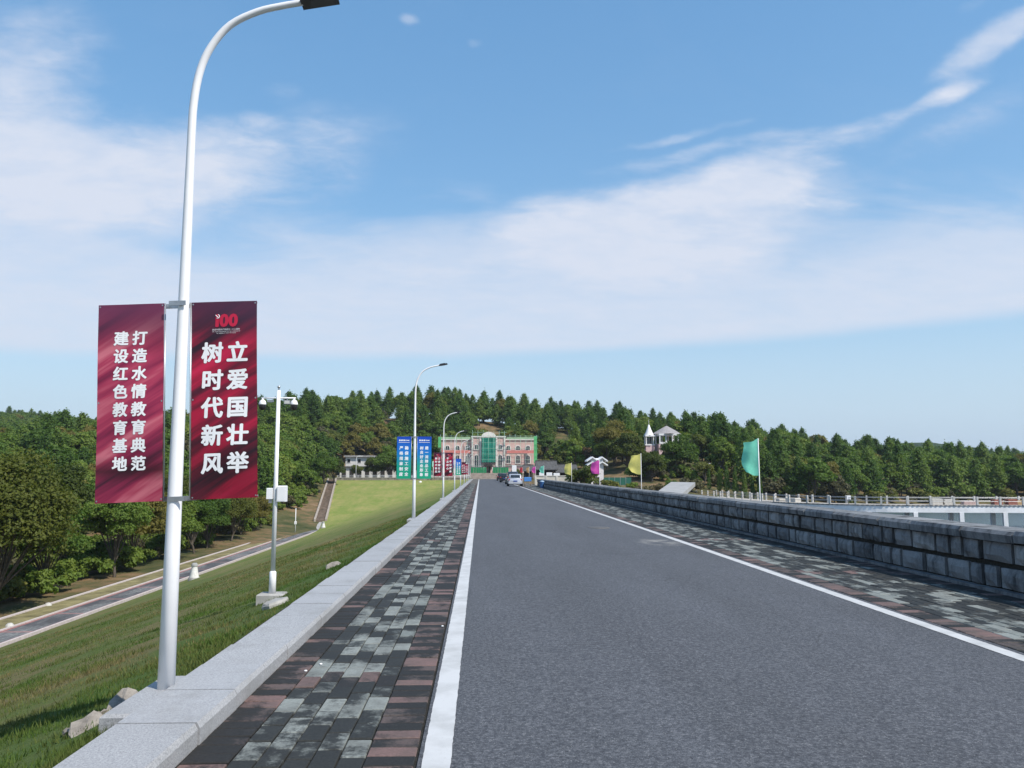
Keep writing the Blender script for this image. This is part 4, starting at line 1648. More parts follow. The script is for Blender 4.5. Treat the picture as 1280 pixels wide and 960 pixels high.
# ------------------------------------------------------------------ street lamps
PB = on_z(207.5, 861, .10)
LY = PB.y
LX = PB.x
arm_px = [(229, 330), (234.5, 180), (238, 128), (246, 88), (260, 58), (284, 31), (318, 14.5), (350, 7), (374, 3)]
arm = [on_y(a, b, LY) - PB for a, b in arm_px]
x_off = arm[0].x
arm = [Vector((0, 0, arm[0].z)), Vector((0, 0, arm[1].z))] + [Vector((max(0.0, p.x - arm[1].x), 0, p.z)) for p in arm[2:]]
_cr = []
for i in range(1, len(arm) - 1):                    # round the bend off
    p0, p1, p2, p3 = arm[i - 1], arm[i], arm[i + 1], arm[min(i + 2, len(arm) - 1)]
    for q in range(4):
        s_ = q / 4
        _cr.append(.5 * ((2 * p1) + (p2 - p0) * s_ + (2 * p0 - 5 * p1 + 4 * p2 - p3) * s_ ** 2 + (3 * p1 - p0 - 3 * p2 + p3) * s_ ** 3))
arm = [arm[0]] + _cr + [arm[-1]]


def make_lamp(label):
    t = thing('street_lamp', label, 'street lamp', PB, 0, 'white street lamps along the kerb')
    pts = [(0, 0, -.1), (0, 0, 1.0)] + [tuple(p) for p in arm]
    # smooth the bend
    rad = [.059, .052, .037] + [.030 - .006 * i / (len(arm) - 2) for i in range(len(arm) - 1)]
    MB().tube(pts, rad, 18).build('pole', 'white_paint', t)
    MB().box(-.17, .06, -.62, .36, -.2, .005, .02).build('footing', 'granite', t, tint=.1)
    e = arm[-1]
    d = (arm[-1] - arm[-2]).normalized()
    a = math.atan2(d.z, d.x)
    hd_ = link('lamp_head', MB().box(-.01, .275, -.065, .065, -.022, .022, .012).box(.02, .20, -.05, .05, .022, .04).mesh('lamp_head', 'black'), t, tuple(e), (0, -a, 0))
    link('lens', MB().box(.06, .25, -.05, .05, -.028, -.0225).mesh('lens', plain('smoked_lens', (.06, .06, .062), .2)), hd_)
    return t


LAMP_Y = [LY, 26.9, 48.2, 69.5, 90.8, 112.1, 133.4, 154.7, 176]
LN = ['nearest the camera, carrying two crimson banners', 'carrying two blue and green banners', 'carrying two small crimson banners behind the blue ones']
lamp0 = make_lamp('tall white curved street lamp ' + LN[0])
for i, yy_ in enumerate(LAMP_Y[1:], 1):
    c = copy_tree(lamp0)
    c.location = (LX, yy_, PB.z)
    c['label'] = ('tall white curved street lamp ' + LN[i]) if i < 3 else 'white curved street lamp, %s along the kerb from the camera' % nth(i)

# ------------------------------------------------------------------ banners
BW, BH = .475, 1.40
zt, zb = on_y(280, 379, LY).z, on_y(280, 625.5, LY).z
BZ = zb
BH1 = zt - zb
print('banner height', BH1, 'pole base', PB, 'arm top', arm[-1] + PB)
M['b_rose_glare'], M['b_dark'], M['b_blue'] = mat_banner('banner_rose_glare', 'rose'), mat_banner('banner_dark', 'dark'), mat_banner('banner_blue', 'blue')
M['b_red'] = plain('emblem_red', (.50, .006, .045), .5, 0, .02)


def bow_of(seed, w, h):
    ph = np.random.RandomState(seed).rand(4) * 6.28
    return lambda x_, z_: .008 * math.sin(math.pi * z_ / h) * math.sin(ph[0] + x_ / w * 3) + .003 * math.sin(z_ / h * 9 + ph[1] + x_ / w * 4)


def press(mb, seed, w, h):
    """lay flat print onto the bowed cloth"""
    f_ = bow_of(seed, w, h)
    mb.v = [(p[0], p[1] + f_(p[0], p[2]), p[2]) for p in mb.v]
    return mb


def cloth_panel(w, h, seed):
    f_ = bow_of(seed, w, h)
    nx, nz = 10, 26
    vs, fs = [], []
    for j in range(nz + 1):
        for i in range(nx + 1):
            u_, v_ = i / nx, j / nz
            vs.append((u_ * w, f_(u_ * w, v_ * h), v_ * h))
    for j in range(nz):
        for i in range(nx):
            a_ = j * (nx + 1) + i
            fs.append((a_, a_ + 1, a_ + nx + 2, a_ + nx + 1))
    return MB().add(vs, fs, True)


def columns(cols, xs, z0, dz, s, h):
    """cols: strings; xs: column centres; z0: fraction from the top of the first row"""
    out = []
    for st, x_ in zip(cols, xs):
        for i, ch in enumerate(st):
            out.append((ch, x_, h * (1 - z0 - dz * i), s))
    return out


def hanging_banner(label, group, y_, side, mat, text, seed, h=BH, emblem=None, tilt=0.0, bars=None):
    """side -1 left of the pole, +1 right of it"""
    x_ = LX + (.085 if side > 0 else -.112 - BW)
    t = thing('hanging_banner', label, 'banner', (x_, y_, BZ), 0, group)
    if tilt:
        # the whole assembly hangs a little askew round the pole
        c_ = Vector((LX, y_, BZ + h / 2))
        mtx = Matrix.Translation(c_) @ Matrix.Rotation(tilt, 4, 'Y') @ Matrix.Translation(-c_) @ Matrix.Translation(t.location)
        t.matrix_world = mtx
        t.location, t.rotation_euler = mtx.to_translation(), mtx.to_euler()
    cl = cloth_panel(BW, h, seed).build('cloth', mat, t)
    if text:
        press(letters(text, y0=-.0015), seed, BW, h).build('lettering', 'print', t)
    if bars:
        for (a_, b_, c_, d_) in bars:
            press(MB().box(a_ * BW, b_ * BW, -.0025, -.0015, c_ * h, d_ * h), seed, BW, h).build('heading_bar', 'print', t)
    if emblem:
        emblem(t, h, seed)
    # arms and clamps
    xi = 0 if side > 0 else BW
    for z_ in (.012, h - .012):
        MB().tube([(0, .012, z_), (BW, .012, z_)], .007, 8).build('rod', 'steel', t)
        if side > 0:                              # one pair of clamp plates grips the pole for both banners
            MB().box(-.145, -.025, -.056, -.050, z_ - .017, z_ + .017).build('clamp', 'steel', t)
            MB().box(-.215, .025, .050, .056, z_ - .017, z_ + .017).build('clamp', 'steel', t)
    MB().tube([(xi + (.006 if side < 0 else -.006), .0, .0), (xi + (.006 if side < 0 else -.006), .0, h)], .0055, 8).build('side_rod', 'steel', t)
    for cx_ in (.012, BW - .012):
        for cz_ in (.015, h * .5, h - .015):
            MB().lathe([(0, 0), (.006, 0)], seg=8).build('eyelet', 'steel', t, (cx_, bow_of(seed, BW, h)(cx_, cz_) - .002, cz_), (R(90), 0, 0))
    return t


def emblem100(t, h, seed):
    zc = h * .905
    m = letters([('1', BW * .395, zc, .125), ('0', BW * .50, zc, .125), ('0', BW * .64, zc, .125)], .055, -.0015)
    e = press(m, seed, BW, h).build('emblem', 'b_red', t)
    arc = [(BW * .40 + math.cos(a) * .014, -.0055, zc + .026 + math.sin(a) * .014) for a in [R(q) for q in range(-120, 100, 20)]]
    MB().tube(arc, .0028, 5).tube([(BW * .40 - .014, -.0055, zc + .036), (BW * .40 + .010, -.0055, zc + .012)], .003, 5).build('mark', 'print', e)
    rows = [('庆祝中国共产党成立100周年', zc - .072, .0145), ('THE 100TH ANNIVERSARY OF THE FOUNDING OF', zc - .087, .0082), ('THE COMMUNIST PARTY OF CHINA', zc - .099, .0082)]
    it = []
    for st, z_, s_ in rows:
        wd_ = s_ * (1.0 if ord(st[0]) > 255 else .62)
        x0_ = BW * .53 - wd_ * (len(st) - 1) / 2
        it += [(ch, x0_ + wd_ * i, z_, s_) for i, ch in enumerate(st) if ch != ' ']
    press(letters(it, 0, -.0015), seed, BW, h).build('caption', 'print', t)


hb = 'crimson banners on the nearest lamp'
TL = R(-2.2)
hanging_banner('crimson banner with painted pink glare and sixteen white characters left of the nearest lamp pole', None, LY, -1, 'b_rose_glare',
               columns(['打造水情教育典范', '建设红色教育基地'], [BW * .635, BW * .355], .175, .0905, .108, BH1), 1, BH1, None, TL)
hanging_banner('dark crimson banner with ten large white characters right of the nearest lamp pole', None, LY, 1, 'b_dark',
               columns(['立爱国壮举', '树时代新风'], [BW * .705, BW * .32], .262, .140, .158, BH1), 2, BH1, emblem100, TL)
top_bars = [(.12, .88, .857, .866), (.14, .25, .895, .928), (.29, .40, .895, .928), (.44, .55, .895, .928), (.59, .66, .898, .925), (.69, .86, .900, .920)]


hanging_banner('blue to green banner with white characters left of the second lamp pole', 'blue banners on the second lamp', LAMP_Y[1], -1, 'b_blue',
               columns(['确保施工安全', '严格规章制度'], [BW * .68, BW * .31], .27, .124, .125, BH) , 3, BH, None, 0, top_bars)
hanging_banner('blue to green banner with white characters right of the second lamp pole', 'blue banners on the second lamp', LAMP_Y[1], 1, 'b_blue',
               columns(['建一流精品工程', '树良好企业形象'], [BW * .67, BW * .32], .27, .105, .115, BH), 4, BH, None, 0, top_bars)
hanging_banner('small crimson banner left of the third lamp pole', 'crimson banners on the third lamp', LAMP_Y[2], -1, 'b_dark',
               columns(['立爱国壮举', '树时代新风'], [BW * .70, BW * .32], .25, .14, .14, BH), 5, BH, emblem100)
hanging_banner('small crimson banner right of the third lamp pole', 'crimson banners on the third lamp', LAMP_Y[2], 1, 'b_dark',
               columns(['不忘初心'], [BW * .34], .25, .14, .14, BH) + columns(['牢记使命'], [BW * .70], .38, .14, .14, BH), 6, BH, emblem100)
for k, nm in ((3, 'blue to green banner'), (4, 'tiny crimson banner'), (5, 'tiny rose banner')):
    for side in (-1, 1):
        hanging_banner('%s %s of the %s lamp pole' % (nm, 'left' if side < 0 else 'right', nth(k)), 'far banners along the kerb', LAMP_Y[k], side, 'b_blue' if k == 3 else ('b_dark' if k == 4 else 'b_rose_glare'),
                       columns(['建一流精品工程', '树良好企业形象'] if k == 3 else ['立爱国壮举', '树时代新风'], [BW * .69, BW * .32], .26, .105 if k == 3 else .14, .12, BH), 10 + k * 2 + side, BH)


def on_slope(px, py):
    d = ray(px, py)
    lo, hi = 2.0, 400.0
    for _ in range(60):
        md_ = (lo + hi) / 2
        p = CAM + d * md_
        g = float(dam_face(np.array([p.x]), np.array([p.y]))[0])
        if p.z > g:
            lo = md_
        else:
            hi = md_
    return CAM + d * lo


# broken stone slabs lying in the grass beside the nearest lamp
def rock(name, label, px, py, l, w, h, rz, seed, mat='rough_stone'):
    p = on_slope(px, py)
    r_ = random.Random(seed)
    n_ = 9
    pr = [(l / 2 * math.cos(2 * math.pi * i / n_) * r_.uniform(.75, 1.12), w / 2 * math.sin(2 * math.pi * i / n_) * r_.uniform(.7, 1.15)) for i in range(n_)]
    vs, fs = [], []
    for zz_, k_ in ((-.06, 1.0), (h * .55, .98), (h, .86)):
        vs += [(a_ * k_ + r_.uniform(-.01, .01), b_ * k_ + r_.uniform(-.01, .01), zz_ + r_.uniform(-.012, .012)) for a_, b_ in pr]
    for j in range(2):
        fs += [(j * n_ + i, j * n_ + (i + 1) % n_, (j + 1) * n_ + (i + 1) % n_, (j + 1) * n_ + i) for i in range(n_)]
    vs.append((0, 0, h * 1.02))
    fs += [(2 * n_ + i, 2 * n_ + (i + 1) % n_, 3 * n_) for i in range(n_)]
    o_ = MB().add(vs, fs).build(name, mat, None, p, (r_.uniform(-.05, .05), R(-16), rz))
    return tag(o_, label, 'stone')


rock('stone_slab', 'long broken stone slab in the grass left of the nearest lamp', 152, 884, .62, .20, .03, R(100), 1)
rock('stone_slab', 'flat cracked stone slab at the lower end of the broken stones', 108, 911, .36, .22, .03, R(100), 2)
rock('stone_slab', 'small splinter of stone between the two broken slabs', 124, 898, .16, .06, .035, R(60), 3)
rock('stone_slab', 'little stone chip beside the flat cracked slab', 90, 916, .12, .09, .03, R(20), 4)
rock('stone_slab', 'flat grey stone sunk in the grass beyond the camera pole', 417, 708, .50, .3, .015, R(80), 5, 'rough_stone')
rock('white_stone', 'pale stone lying on the far part of the grass slope', 525, 603, .8, .6, .3, R(10), 6, 'white_paint')

# ------------------------------------------------------------------ camera pole on the slope
CP = on_slope(340, 750)
d_ = CP.y
pole_top = on_y(347, 488, d_).z - CP.z
t = thing('camera_pole', 'white pole with two dome cameras on a concrete block in the grass', 'camera pole', CP)
MB().box(-.19, .19, -.16, .16, -.25, .10, .015).build('concrete_block', 'concrete', t)
MB().tube([(0, 0, .08), (0, 0, .40), (0, 0, .42)], [.052, .05, .034], 14).build('sleeve', 'white_paint', t)
MB().tube([(0, 0, .4), (0, 0, pole_top)], [.035, .028], 12).build('pole', 'white_paint', t)
MB().tube([(0, 0, pole_top), (0, 0, pole_top + .04)], [.010, .010], 6).lathe([(0, pole_top + .08), (.022, pole_top + .06), (.02, pole_top + .035), (0, pole_top + .03)], seg=10).build('lightning_cap', 'steel', t)
za = on_y(347, 497.5, d_).z - CP.z
MB().tube([(-.26, 0, za), (.26, 0, za)], .011, 8).build('cross_arm', 'white_paint', t)
for s_, x_ in ((-1, -.235), (1, .235)):
    c = MB().lathe([(.012, za), (.014, za - .02), (.042, za - .045), (.056, za - .080), (.056, za - .099)], (x_, 0, 0), 18).build('dome_camera', 'white_paint', t)
    MB().lathe([(.052, za - .100), (.052, za - .130), (.046, za - .160), (.030, za - .180), (0, za - .188)], (x_, 0, 0), 18).build('dome', 'black', c)
c = MB().box(.09, .18, -.03, .01, za - .095, za - .035).box(.125, .145, -.01, .0, za - .035, za).build('flood_light', 'steel', t)
MB().box(.097, .173, -.035, -.0305, za - .088, za - .042).build('lens', plain('lamp_lens', (.5, .5, .48), .2), c)
MB().box(-.16, -.07, -.03, .0, za - .065, za - .03).build('bracket', 'steel', t)
zb_ = on_y(347, 627, d_).z - CP.z
c = MB().box(.035, .165, -.06, .06, zb_, zb_ + .235, .008).build('control_box', 'white_paint', t)
MB().box(.045, .155, -.0635, -.0605, zb_ + .01, zb_ + .22).build('door', 'white_paint', c)
MB().box(-.12, -.035, -.05, .05, zb_ + .04, zb_ + .20, .006).build('junction_box', 'white_paint', t)
MB().box(-.09, -.05, -.03, .03, zb_ - .02, zb_ + .04).build('cable_gland', 'steel', t)
rock('stone_slab', 'grey broken slab leaning at the foot of the camera pole', 345, 757, .40, .22, .07, R(20), 9, 'concrete')

for (px_, py_, hh, lb) in ((242.5, 724, 1.15, 'white tapered marker post on the slope beside the berm path'), (404, 660, 1.0, 'small white marker post at the foot of the stairway')):
    p = on_slope(px_, py_)
    t = thing('marker_post', lb, 'marker post', p)
    MB().lathe([(.46, -.2), (.46, .12), (.43, .14)], seg=4).build('base', 'concrete', t, (0, 0, 0), (0, 0, R(45)))
    MB().lathe([(.34, .13), (.19, hh * .78), (.19, hh * .8)], seg=12).build('shaft', plain('post_white', (.66, .65, .62), .8), t)
    MB().lathe([(.23, hh * .8), (.23, hh * .9), (.14, hh), (0, hh)], seg=12).build('cap', plain('post_cap', (.30, .30, .29), .8), t)
t = thing('path_lamp', 'slim white post with a small box at the far end of the path', 'post', (-27.9, 124, PATH_Z))
MB().tube([(0, 0, -.2), (0, 0, 3.7)], [.07, .05], 8).build('pole', 'white_paint', t)
MB().box(-.16, .16, -.12, .12, 1.3, 1.75, .02).build('box', 'white_paint', t)
M['pale_dull'] = plain('pale_dull', (.45, .44, .41), .9, 0, .2)
for (px_, py_, lb) in ((12, 783, 'pale stone on the verge at the left edge beside the path'), (60, 757, 'small pale stone on the verge below the big tree')):
    p = on_z(px_, py_, PATH_Z + .02)
    o_ = MB().lathe([(.26, -.05), (.22, .10), (.12, .19), (0, .21)], seg=8).build('pale_stone', 'pale_dull', None, p)
    tag(o_, lb, 'stone')

# ------------------------------------------------------------------ flags behind the wall
FC = {'green': (.22, .72, .54), 'yellow': (.78, .72, .22), 'pink': (.80, .12, .50), 'orange': (.70, .42, .20), 'red': (.60, .06, .08)}
for k, cc in FC.items():
    M['flag_' + k] = mat_cloth('flag_' + k, cc)
FX = 8.05


def flag(px_, top_py, colour, label, w=.5, h=1.04, seed=0, x_=FX):
    d_ = 20.0
    for _ in range(30):                       # distance from the line of poles behind the wall
        d_ *= x_ / wx(px_, d_)
    g = gz(x_, d_)
    zt_ = on_y(px_, top_py, d_).z
    t = thing('flag', label, 'flag', (x_, d_, g), 0, 'coloured flags along the wall')
    hh = zt_ - g
    MB().tube([(0, 0, -.3), (0, 0, hh + .01)], [.017, .012], 8).build('pole', 'white_paint', t)
    r_ = random.Random(seed)
    nx, nz = 12, 18
    vs, fs = [], []
    p1, p2 = r_.uniform(0, 6), r_.uniform(0, 6)
    for j in range(nz + 1):
        v_ = j / nz
        # left edge bulges, top edge falls away from the pole
        wl = w * (.80 + .22 * math.sin(math.pi * min(1, v_ * 1.12)) + .04 * math.sin(v_ * 7 + p1))
        for i in range(nx + 1):
            u_ = i / nx
            zz_ = hh - h * (1 - v_) - u_ * (.13 * v_ - .10 * (1 - v_)) - .02 * math.sin(u_ * 6 + p2)
            yy_ = .09 * math.sin(u_ * 5.2 + v_ * 2 + p1) * u_ + .04 * math.sin(v_ * 8 + p2) * u_
            vs.append((-u_ * wl, yy_, zz_))
    for j in range(nz):
        for i in range(nx):
            a_ = j * (nx + 1) + i
            fs.append((a_, a_ + 1, a_ + nx + 2, a_ + nx + 1))
    MB().add(vs, fs, True).build('cloth', 'flag_' + colour, t)


flag(949, 548.5, 'green', 'nearest and largest flag, pale green, above the stone wall', .48, 1.08, 1)
flag(801.5, 567, 'yellow', 'yellow flag with rounded edge above the wall, second from the camera', .62, 1.05, 2)
flag(749.5, 575.5, 'pink', 'bright pink flag in front of the white gate tower', .60, .95, 3)
flag(714.5, 578.5, 'yellow', 'small yellow flag in front of the grey roofed shed', .64, 1.08, 4)
flag(680, 582, 'green', 'small green flag left of the shed', .55, 1.0, 5)
flag(669.5, 583, 'pink', 'small pink flag beyond the end of the wall', .55, 1.0, 6)
flag(661.5, 583.5, 'orange', 'small pale orange flag behind the silver car', .5, 1.0, 7)
flag(653.5, 584, 'red', 'small red flag left of the orange one', .6, 1.05, 8)

# ------------------------------------------------------------------ walkway over the water
def Wd(mb, name, mat, par, tint=None):
    b_ = Vector(par.location)
    mb.v = [(p[0] - b_.x, p[1] - b_.y, p[2] - b_.z) for p in mb.v]
    return mb.build(name, mat, par, tint=tint)


WZ = -2.45
way = [(39.5, 141), (40.6, 128), (42.2, 116), (45.5, 107.5), (51, 103.2), (58, 101.6), (68, 100.4), (80, 99.2), (95, 97.8), (112, 96)]
wl_ = []
for i in range(len(way) - 1):                       # resample with a Catmull-Rom curve
    p0, p1, p2, p3 = [Vector((*way[max(0, min(len(way) - 1, i + k))], 0)) for k in (-1, 0, 1, 2)]
    for q in range(12):
        s_ = q / 12
        wl_.append(.5 * ((2 * p1) + (p2 - p0) * s_ + (2 * p0 - 5 * p1 + 4 * p2 - p3) * s_ ** 2 + (3 * p1 - p0 - 3 * p2 + p3) * s_ ** 3))
cum = [0]
for a_, b_ in zip(wl_, wl_[1:]):
    cum.append(cum[-1] + (b_ - a_).length)


def along(s, off):
    s = max(0.001, min(cum[-1] - .01, s))
    i = max(k for k in range(len(cum) - 1) if cum[k] <= s)
    f_ = (s - cum[i]) / (cum[i + 1] - cum[i])
    p = wl_[i].lerp(wl_[i + 1], f_)
    d = (wl_[i + 1] - wl_[i]).normalized()
    nrm_ = Vector((d.y, -d.x, 0))                   # towards the camera side / right of travel
    return p + nrm_ * off, d


br_ = thing('walkway_bridge', 'white concrete walkway on pillars curving over the reservoir', 'bridge', (60, 101, WATER_Z))
M['bridge_white'] = plain('bridge_white', (.78, .78, .79), .8, 0, .1, .8, .3, 0, 'World')
M['deck_grey'] = plain('deck_grey', (.40, .37, .33), .9, 0, .2, 1, .2, 0, 'World')


def strip(o0, o1, z0, z1, s0, s1, step=1.2):
    m = MB()
    n_ = int((s1 - s0) / step)
    vs, fs = [], []
    for i in range(n_ + 1):
        s_ = s0 + (s1 - s0) * i / n_
        a_, _ = along(s_, o0)
        b_, _ = along(s_, o1)
        vs += [(a_.x, a_.y, z0), (b_.x, b_.y, z0), (b_.x, b_.y, z1), (a_.x, a_.y, z1)]
        if i:
            k = (i - 1) * 4
            for e in range(4):
                fs.append((k + e, k + (e + 1) % 4, k + 4 + (e + 1) % 4, k + 4 + e))
    return m.add(vs, fs + [(0, 1, 2, 3), tuple(len(vs) - 4 + q for q in (3, 2, 1, 0))])


TOT = cum[-1]
BR0 = 26.0                                         # before this the walkway lies on the bank
Wd(strip(-1.64, 1.64, WZ - .14, WZ, 0, TOT), 'deck', 'deck_grey', br_)
Wd(strip(1.35, 1.6, WZ - .95, WZ - .16, BR0, TOT), 'beam', 'bridge_white', br_)
Wd(strip(-1.6, -1.35, WZ - .95, WZ - .16, BR0, TOT), 'beam', 'bridge_white', br_)
m = MB()
s_ = BR0
while s_ < TOT - .4:                               # toothed edge of the deck slabs
    a_, d = along(s_, 1.64)
    nn = Vector((d.y, -d.x, 0))
    q = [a_ - d * .13, a_ + d * .13, a_ + d * .13 + nn * .05, a_ - d * .13 + nn * .05]
    m.add([(p.x, p.y, WZ - .13) for p in q] + [(p.x, p.y, WZ + .01) for p in q], [(3, 2, 1, 0), (4, 5, 6, 7), (0, 1, 5, 4), (1, 2, 6, 5), (2, 3, 7, 6), (3, 0, 4, 7)])
    s_ += .55
Wd(m, 'edge_teeth', plain('edge_grey', (.20, .20, .21), .9), br_)['kind'] = 'stuff'
# pillars under the beam where the photograph shows them
s_hits = []
for px_ in (1031, 1088, 1145, 1201.5, 1257, 1313):
    best = min((abs(to_px((*along(q * .25, 1.5)[0].xy, WZ - 1.2))[0] - px_), q * .25) for q in range(int(BR0 * 4), int(TOT * 4)))
    s_hits.append(best[1])
while s_hits[-1] + 5.7 < TOT - 1:
    s_hits.append(s_hits[-1] + 5.7)
for s_ in s_hits:
    for off in (1.47, -1.47):
        a_, d = along(s_, off)
        nn = Vector((d.y, -d.x, 0))
        q = [a_ - d * .26 - nn * .2, a_ + d * .26 - nn * .2, a_ + d * .26 + nn * .16, a_ - d * .26 + nn * .16]
        m = MB().add([(p.x, p.y, WATER_Z - 3) for p in q] + [(p.x, p.y, WZ - .945) for p in q], [(3, 2, 1, 0), (4, 5, 6, 7), (0, 1, 5, 4), (1, 2, 6, 5), (2, 3, 7, 6), (3, 0, 4, 7)])
        Wd(m, 'pillar', 'bridge_white', br_)
M['post_stone'] = plain('post_stone', (.52, .50, .47), .9, 0, .15, 2, .2, 0, 'World')
pm = MB().box(-.11, .11, -.11, .11, 0, 1.05, .03).mesh('rail_post', 'post_stone')
base = Vector(br_.location)
posts = {1: [], -1: []}
for side in (1, -1):
    s_ = .6 + (0 if side > 0 else 1.2)
    while s_ < TOT - 1:
        a_, d = along(s_, side * 1.6)
        link('rail_post', pm, br_, (a_.x - base.x, a_.y - base.y, WZ - base.z), (0, 0, math.atan2(d.y, d.x)))
        posts[side].append(s_)
        s_ += 2.78
    for z_ in (.45, .88):
        m = MB().tube([(*along(q, side * 1.6)[0].xy, WZ + z_) for q in np.arange(.6, posts[side][-1], 1.1)], .03, 6)
        Wd(m, 'rail', 'steel', br_)


def pile(label, px0, px1, h, mat, cat='stack', off=-.3, n_=3):
    s_ = min((abs(to_px((*along(q * .25, off)[0].xy, WZ))[0] - (px0 + px1) / 2), q * .25) for q in range(int(TOT * 4)))[1]
    a_, d = along(s_, off)
    w_ = (px1 - px0) / 1000 * a_.y
    t_ = thing('material_stack', label, cat, (a_.x, a_.y, WZ), math.atan2(d.y, d.x))
    for i in range(n_):
        MB().box(-w_ / 2 + rnd.uniform(0, .1), w_ / 2 - rnd.uniform(0, .1), -.5, .5, h * i / n_ + .004, h * (i + 1) / n_ - .012, .01).build('layer', mat, t_)
    return t_


M['pale_slab'] = plain('pale_slab', (.58, .55, .50), .9, 0, .1)
M['red_brick'] = plain('red_brick', (.30, .12, .09), .9, 0, .2)
M['timber'] = plain('timber', (.45, .30, .15), .8, 0, .2)
M['pinkish'] = plain('pinkish_slab', (.52, .38, .35), .9, 0, .15)
pile('pale slab stack on the walkway, left of the two pale stacks', 1163, 1176, .75, 'pale_slab')
pile('pale slab stack on the walkway, right of the two pale stacks', 1179, 1193, .68, 'pale_slab')
pile('pinkish low slab stack on the walkway', 1203, 1219, .45, 'pinkish')
pile('stack of red bricks on the walkway, left of the railing post', 1241, 1252, .65, 'red_brick')
pile('stack of red bricks at the right end of the walkway', 1257, 1269, .72, 'red_brick')
pile('stack of yellow timber at the right edge on the walkway', 1270, 1290, .55, 'timber')
pile('white stone bench on the left part of the walkway', 983, 1001, .55, 'pale_slab', 'bench', -.5)
pile('low pale bench at the left end of the walkway', 968, 980, .42, 'pale_slab', 'bench', -.5)
s_ = min((abs(to_px((*along(q * .25, 1.45)[0].xy, WZ))[0] - 1060.5), q * .25) for q in range(int(TOT * 4)))[1]
a_, d = along(s_, 1.45)
t = thing('notice_board', 'small white notice board on the walkway railing', 'sign', (a_.x, a_.y, WZ))
MB().tube([(0, 0, 0), (0, 0, .9)], .03, 6).build('post', 'steel', t)
MB().box(-.26, .26, -.16, -.13, .62, 1.12).build('board', 'white_paint', t)

# ------------------------------------------------------------------ boat ramp, low walls and huts on the right bank
rp = [(on_y(839, 602.3, 131)), (on_y(869, 603, 130)), (on_y(853, 617, 104)), (on_y(818, 617, 105))]
m = MB().add([tuple(p) for p in rp] + [(p.x, p.y, p.z - .6) for p in rp], [(0, 1, 2, 3), (7, 6, 5, 4), (0, 4, 5, 1), (1, 5, 6, 2), (2, 6, 7, 3), (3, 7, 4, 0)])
o_ = m.build('boat_ramp', plain('ramp_concrete', (.33, .33, .325), .9, 0, .12, .8, .2, 0, 'World'))
tag(o_, 'smooth pale concrete ramp sloping to the water behind the wall', 'ramp')
lw = thing('parapet_wall', 'long low cream parapet wall beyond the end of the stone wall', 'wall', (wx(695, 128), 128, 0))
M['cream'] = plain('cream_plaster', (.60, .56, .49), .9, 0, .12, 1, .2, 0, 'World')
MB().box(-3.4, 3.6, -.2, .2, -.6, 1.05).build('wall', 'cream', lw)
MB().box(-3.45, 3.65, -.27, .27, 1.05, 1.17).build('coping', 'pale_slab', lw)
for i in range(5):
    MB().box(-3.42 + i * 1.7, -3.14 + i * 1.7, -.28, -.203, -.5, 1.05).build('pier', 'pale_slab', lw)
M['tile_grey'] = plain('grey_tile', (.085, .085, .085), .85, 0, .25, 3, .3, .6)
M['tile_pale'] = plain('pale_tile', (.33, .32, .31), .85, 0, .2, 3, .3, .6)
M['dark_wood'] = plain('dark_wood', (.03, .025, .022), .8)


def gable_roof(x0, x1, y0, y1, z0, z1, over=.35, th=.12, ribs=None):
    """ridge along x"""
    ym = (y0 + y1) / 2
    a0, a1 = y0 - over, y1 + over
    k = (z1 - z0) / (ym - y0)
    ze = z0 - over * k
    prof = [(a0, ze), (ym, z1), (a1, ze), (a1, ze - th), (ym, z1 - th), (a0, ze - th)]
    m_ = MB()
    m_.prism([prof[0], prof[1], prof[4], prof[5]], 'x', x0 - over, x1 + over)
    m_.prism([prof[1], prof[2], prof[3], prof[4]], 'x', x0 - over, x1 + over)
    return m_


def shed(label, x0, x1, y, dep, z, he, hr):
    t_ = thing('open_shed', label, 'shed', ((x0 + x1) / 2, y, z))
    w_ = (x1 - x0) / 2
    gable_roof(-w_, w_, 0, dep, he, hr).build('roof', 'tile_grey', t_)
    MB().box(-w_ - .3, w_ + .3, dep / 2 - .12, dep / 2 + .12, hr - .02, hr + .14).build('ridge', 'tile_grey', t_)
    MB().box(-w_, w_, dep - .15, dep, 0, he).build('back_wall', 'dark_wood', t_)
    n_ = int(2 * w_ / 2.4) + 1
    for i in range(n_ + 1):
        xx_ = -w_ + .1 + (2 * w_ - .2) * i / n_
        MB().box(xx_ - .08, xx_ + .08, .1, .26, 0, he).build('column', 'dark_wood', t_)
    MB().box(-w_, w_, .05, .2, he - .28, he - .02).build('lintel', 'dark_wood', t_)
    return t_


sh_y = 158
shed('long open shed with a grey tiled roof, taller left part', wx(672, sh_y), wx(695, sh_y), sh_y, 4.5, 0.0, 2.5, 3.95)
shed('lower open shed with a grey tiled roof behind the yellow flag', wx(696.5, sh_y), wx(720, sh_y), sh_y - .5, 4.5, 0.0, 1.9, 3.2)
shed('small grey roofed shelter left of the long shed', wx(656, 166), wx(666, 166), 166, 3.5, 0.2, 2.0, 3.0)
for i, (px0, px1, d_, h, lb) in enumerate(((692, 699.5, 138, 1.5, 'white stall box in front of the shed'), (683, 690, 140, 1.6, 'white stall box beside the small green flag'), (674, 680, 142, 1.6, 'white stall box behind the small pink flag'), (640, 645.5, 160, 3.0, 'white tall panel left of the red flag'))):
    t = thing('stall_box', lb, 'stall', (wx((px0 + px1) / 2, d_), d_, .05))
    w_ = (px1 - px0) / 2000 * d_
    MB().box(-w_, w_, -.4, .4, .25, h, .03).build('panel', 'white_paint', t)
    for sx_ in (-1, 1):
        MB().box(sx_ * (w_ - .08) - .04, sx_ * (w_ - .08) + .04, -.35, -.27, -.1, .25).build('leg', 'steel', t)

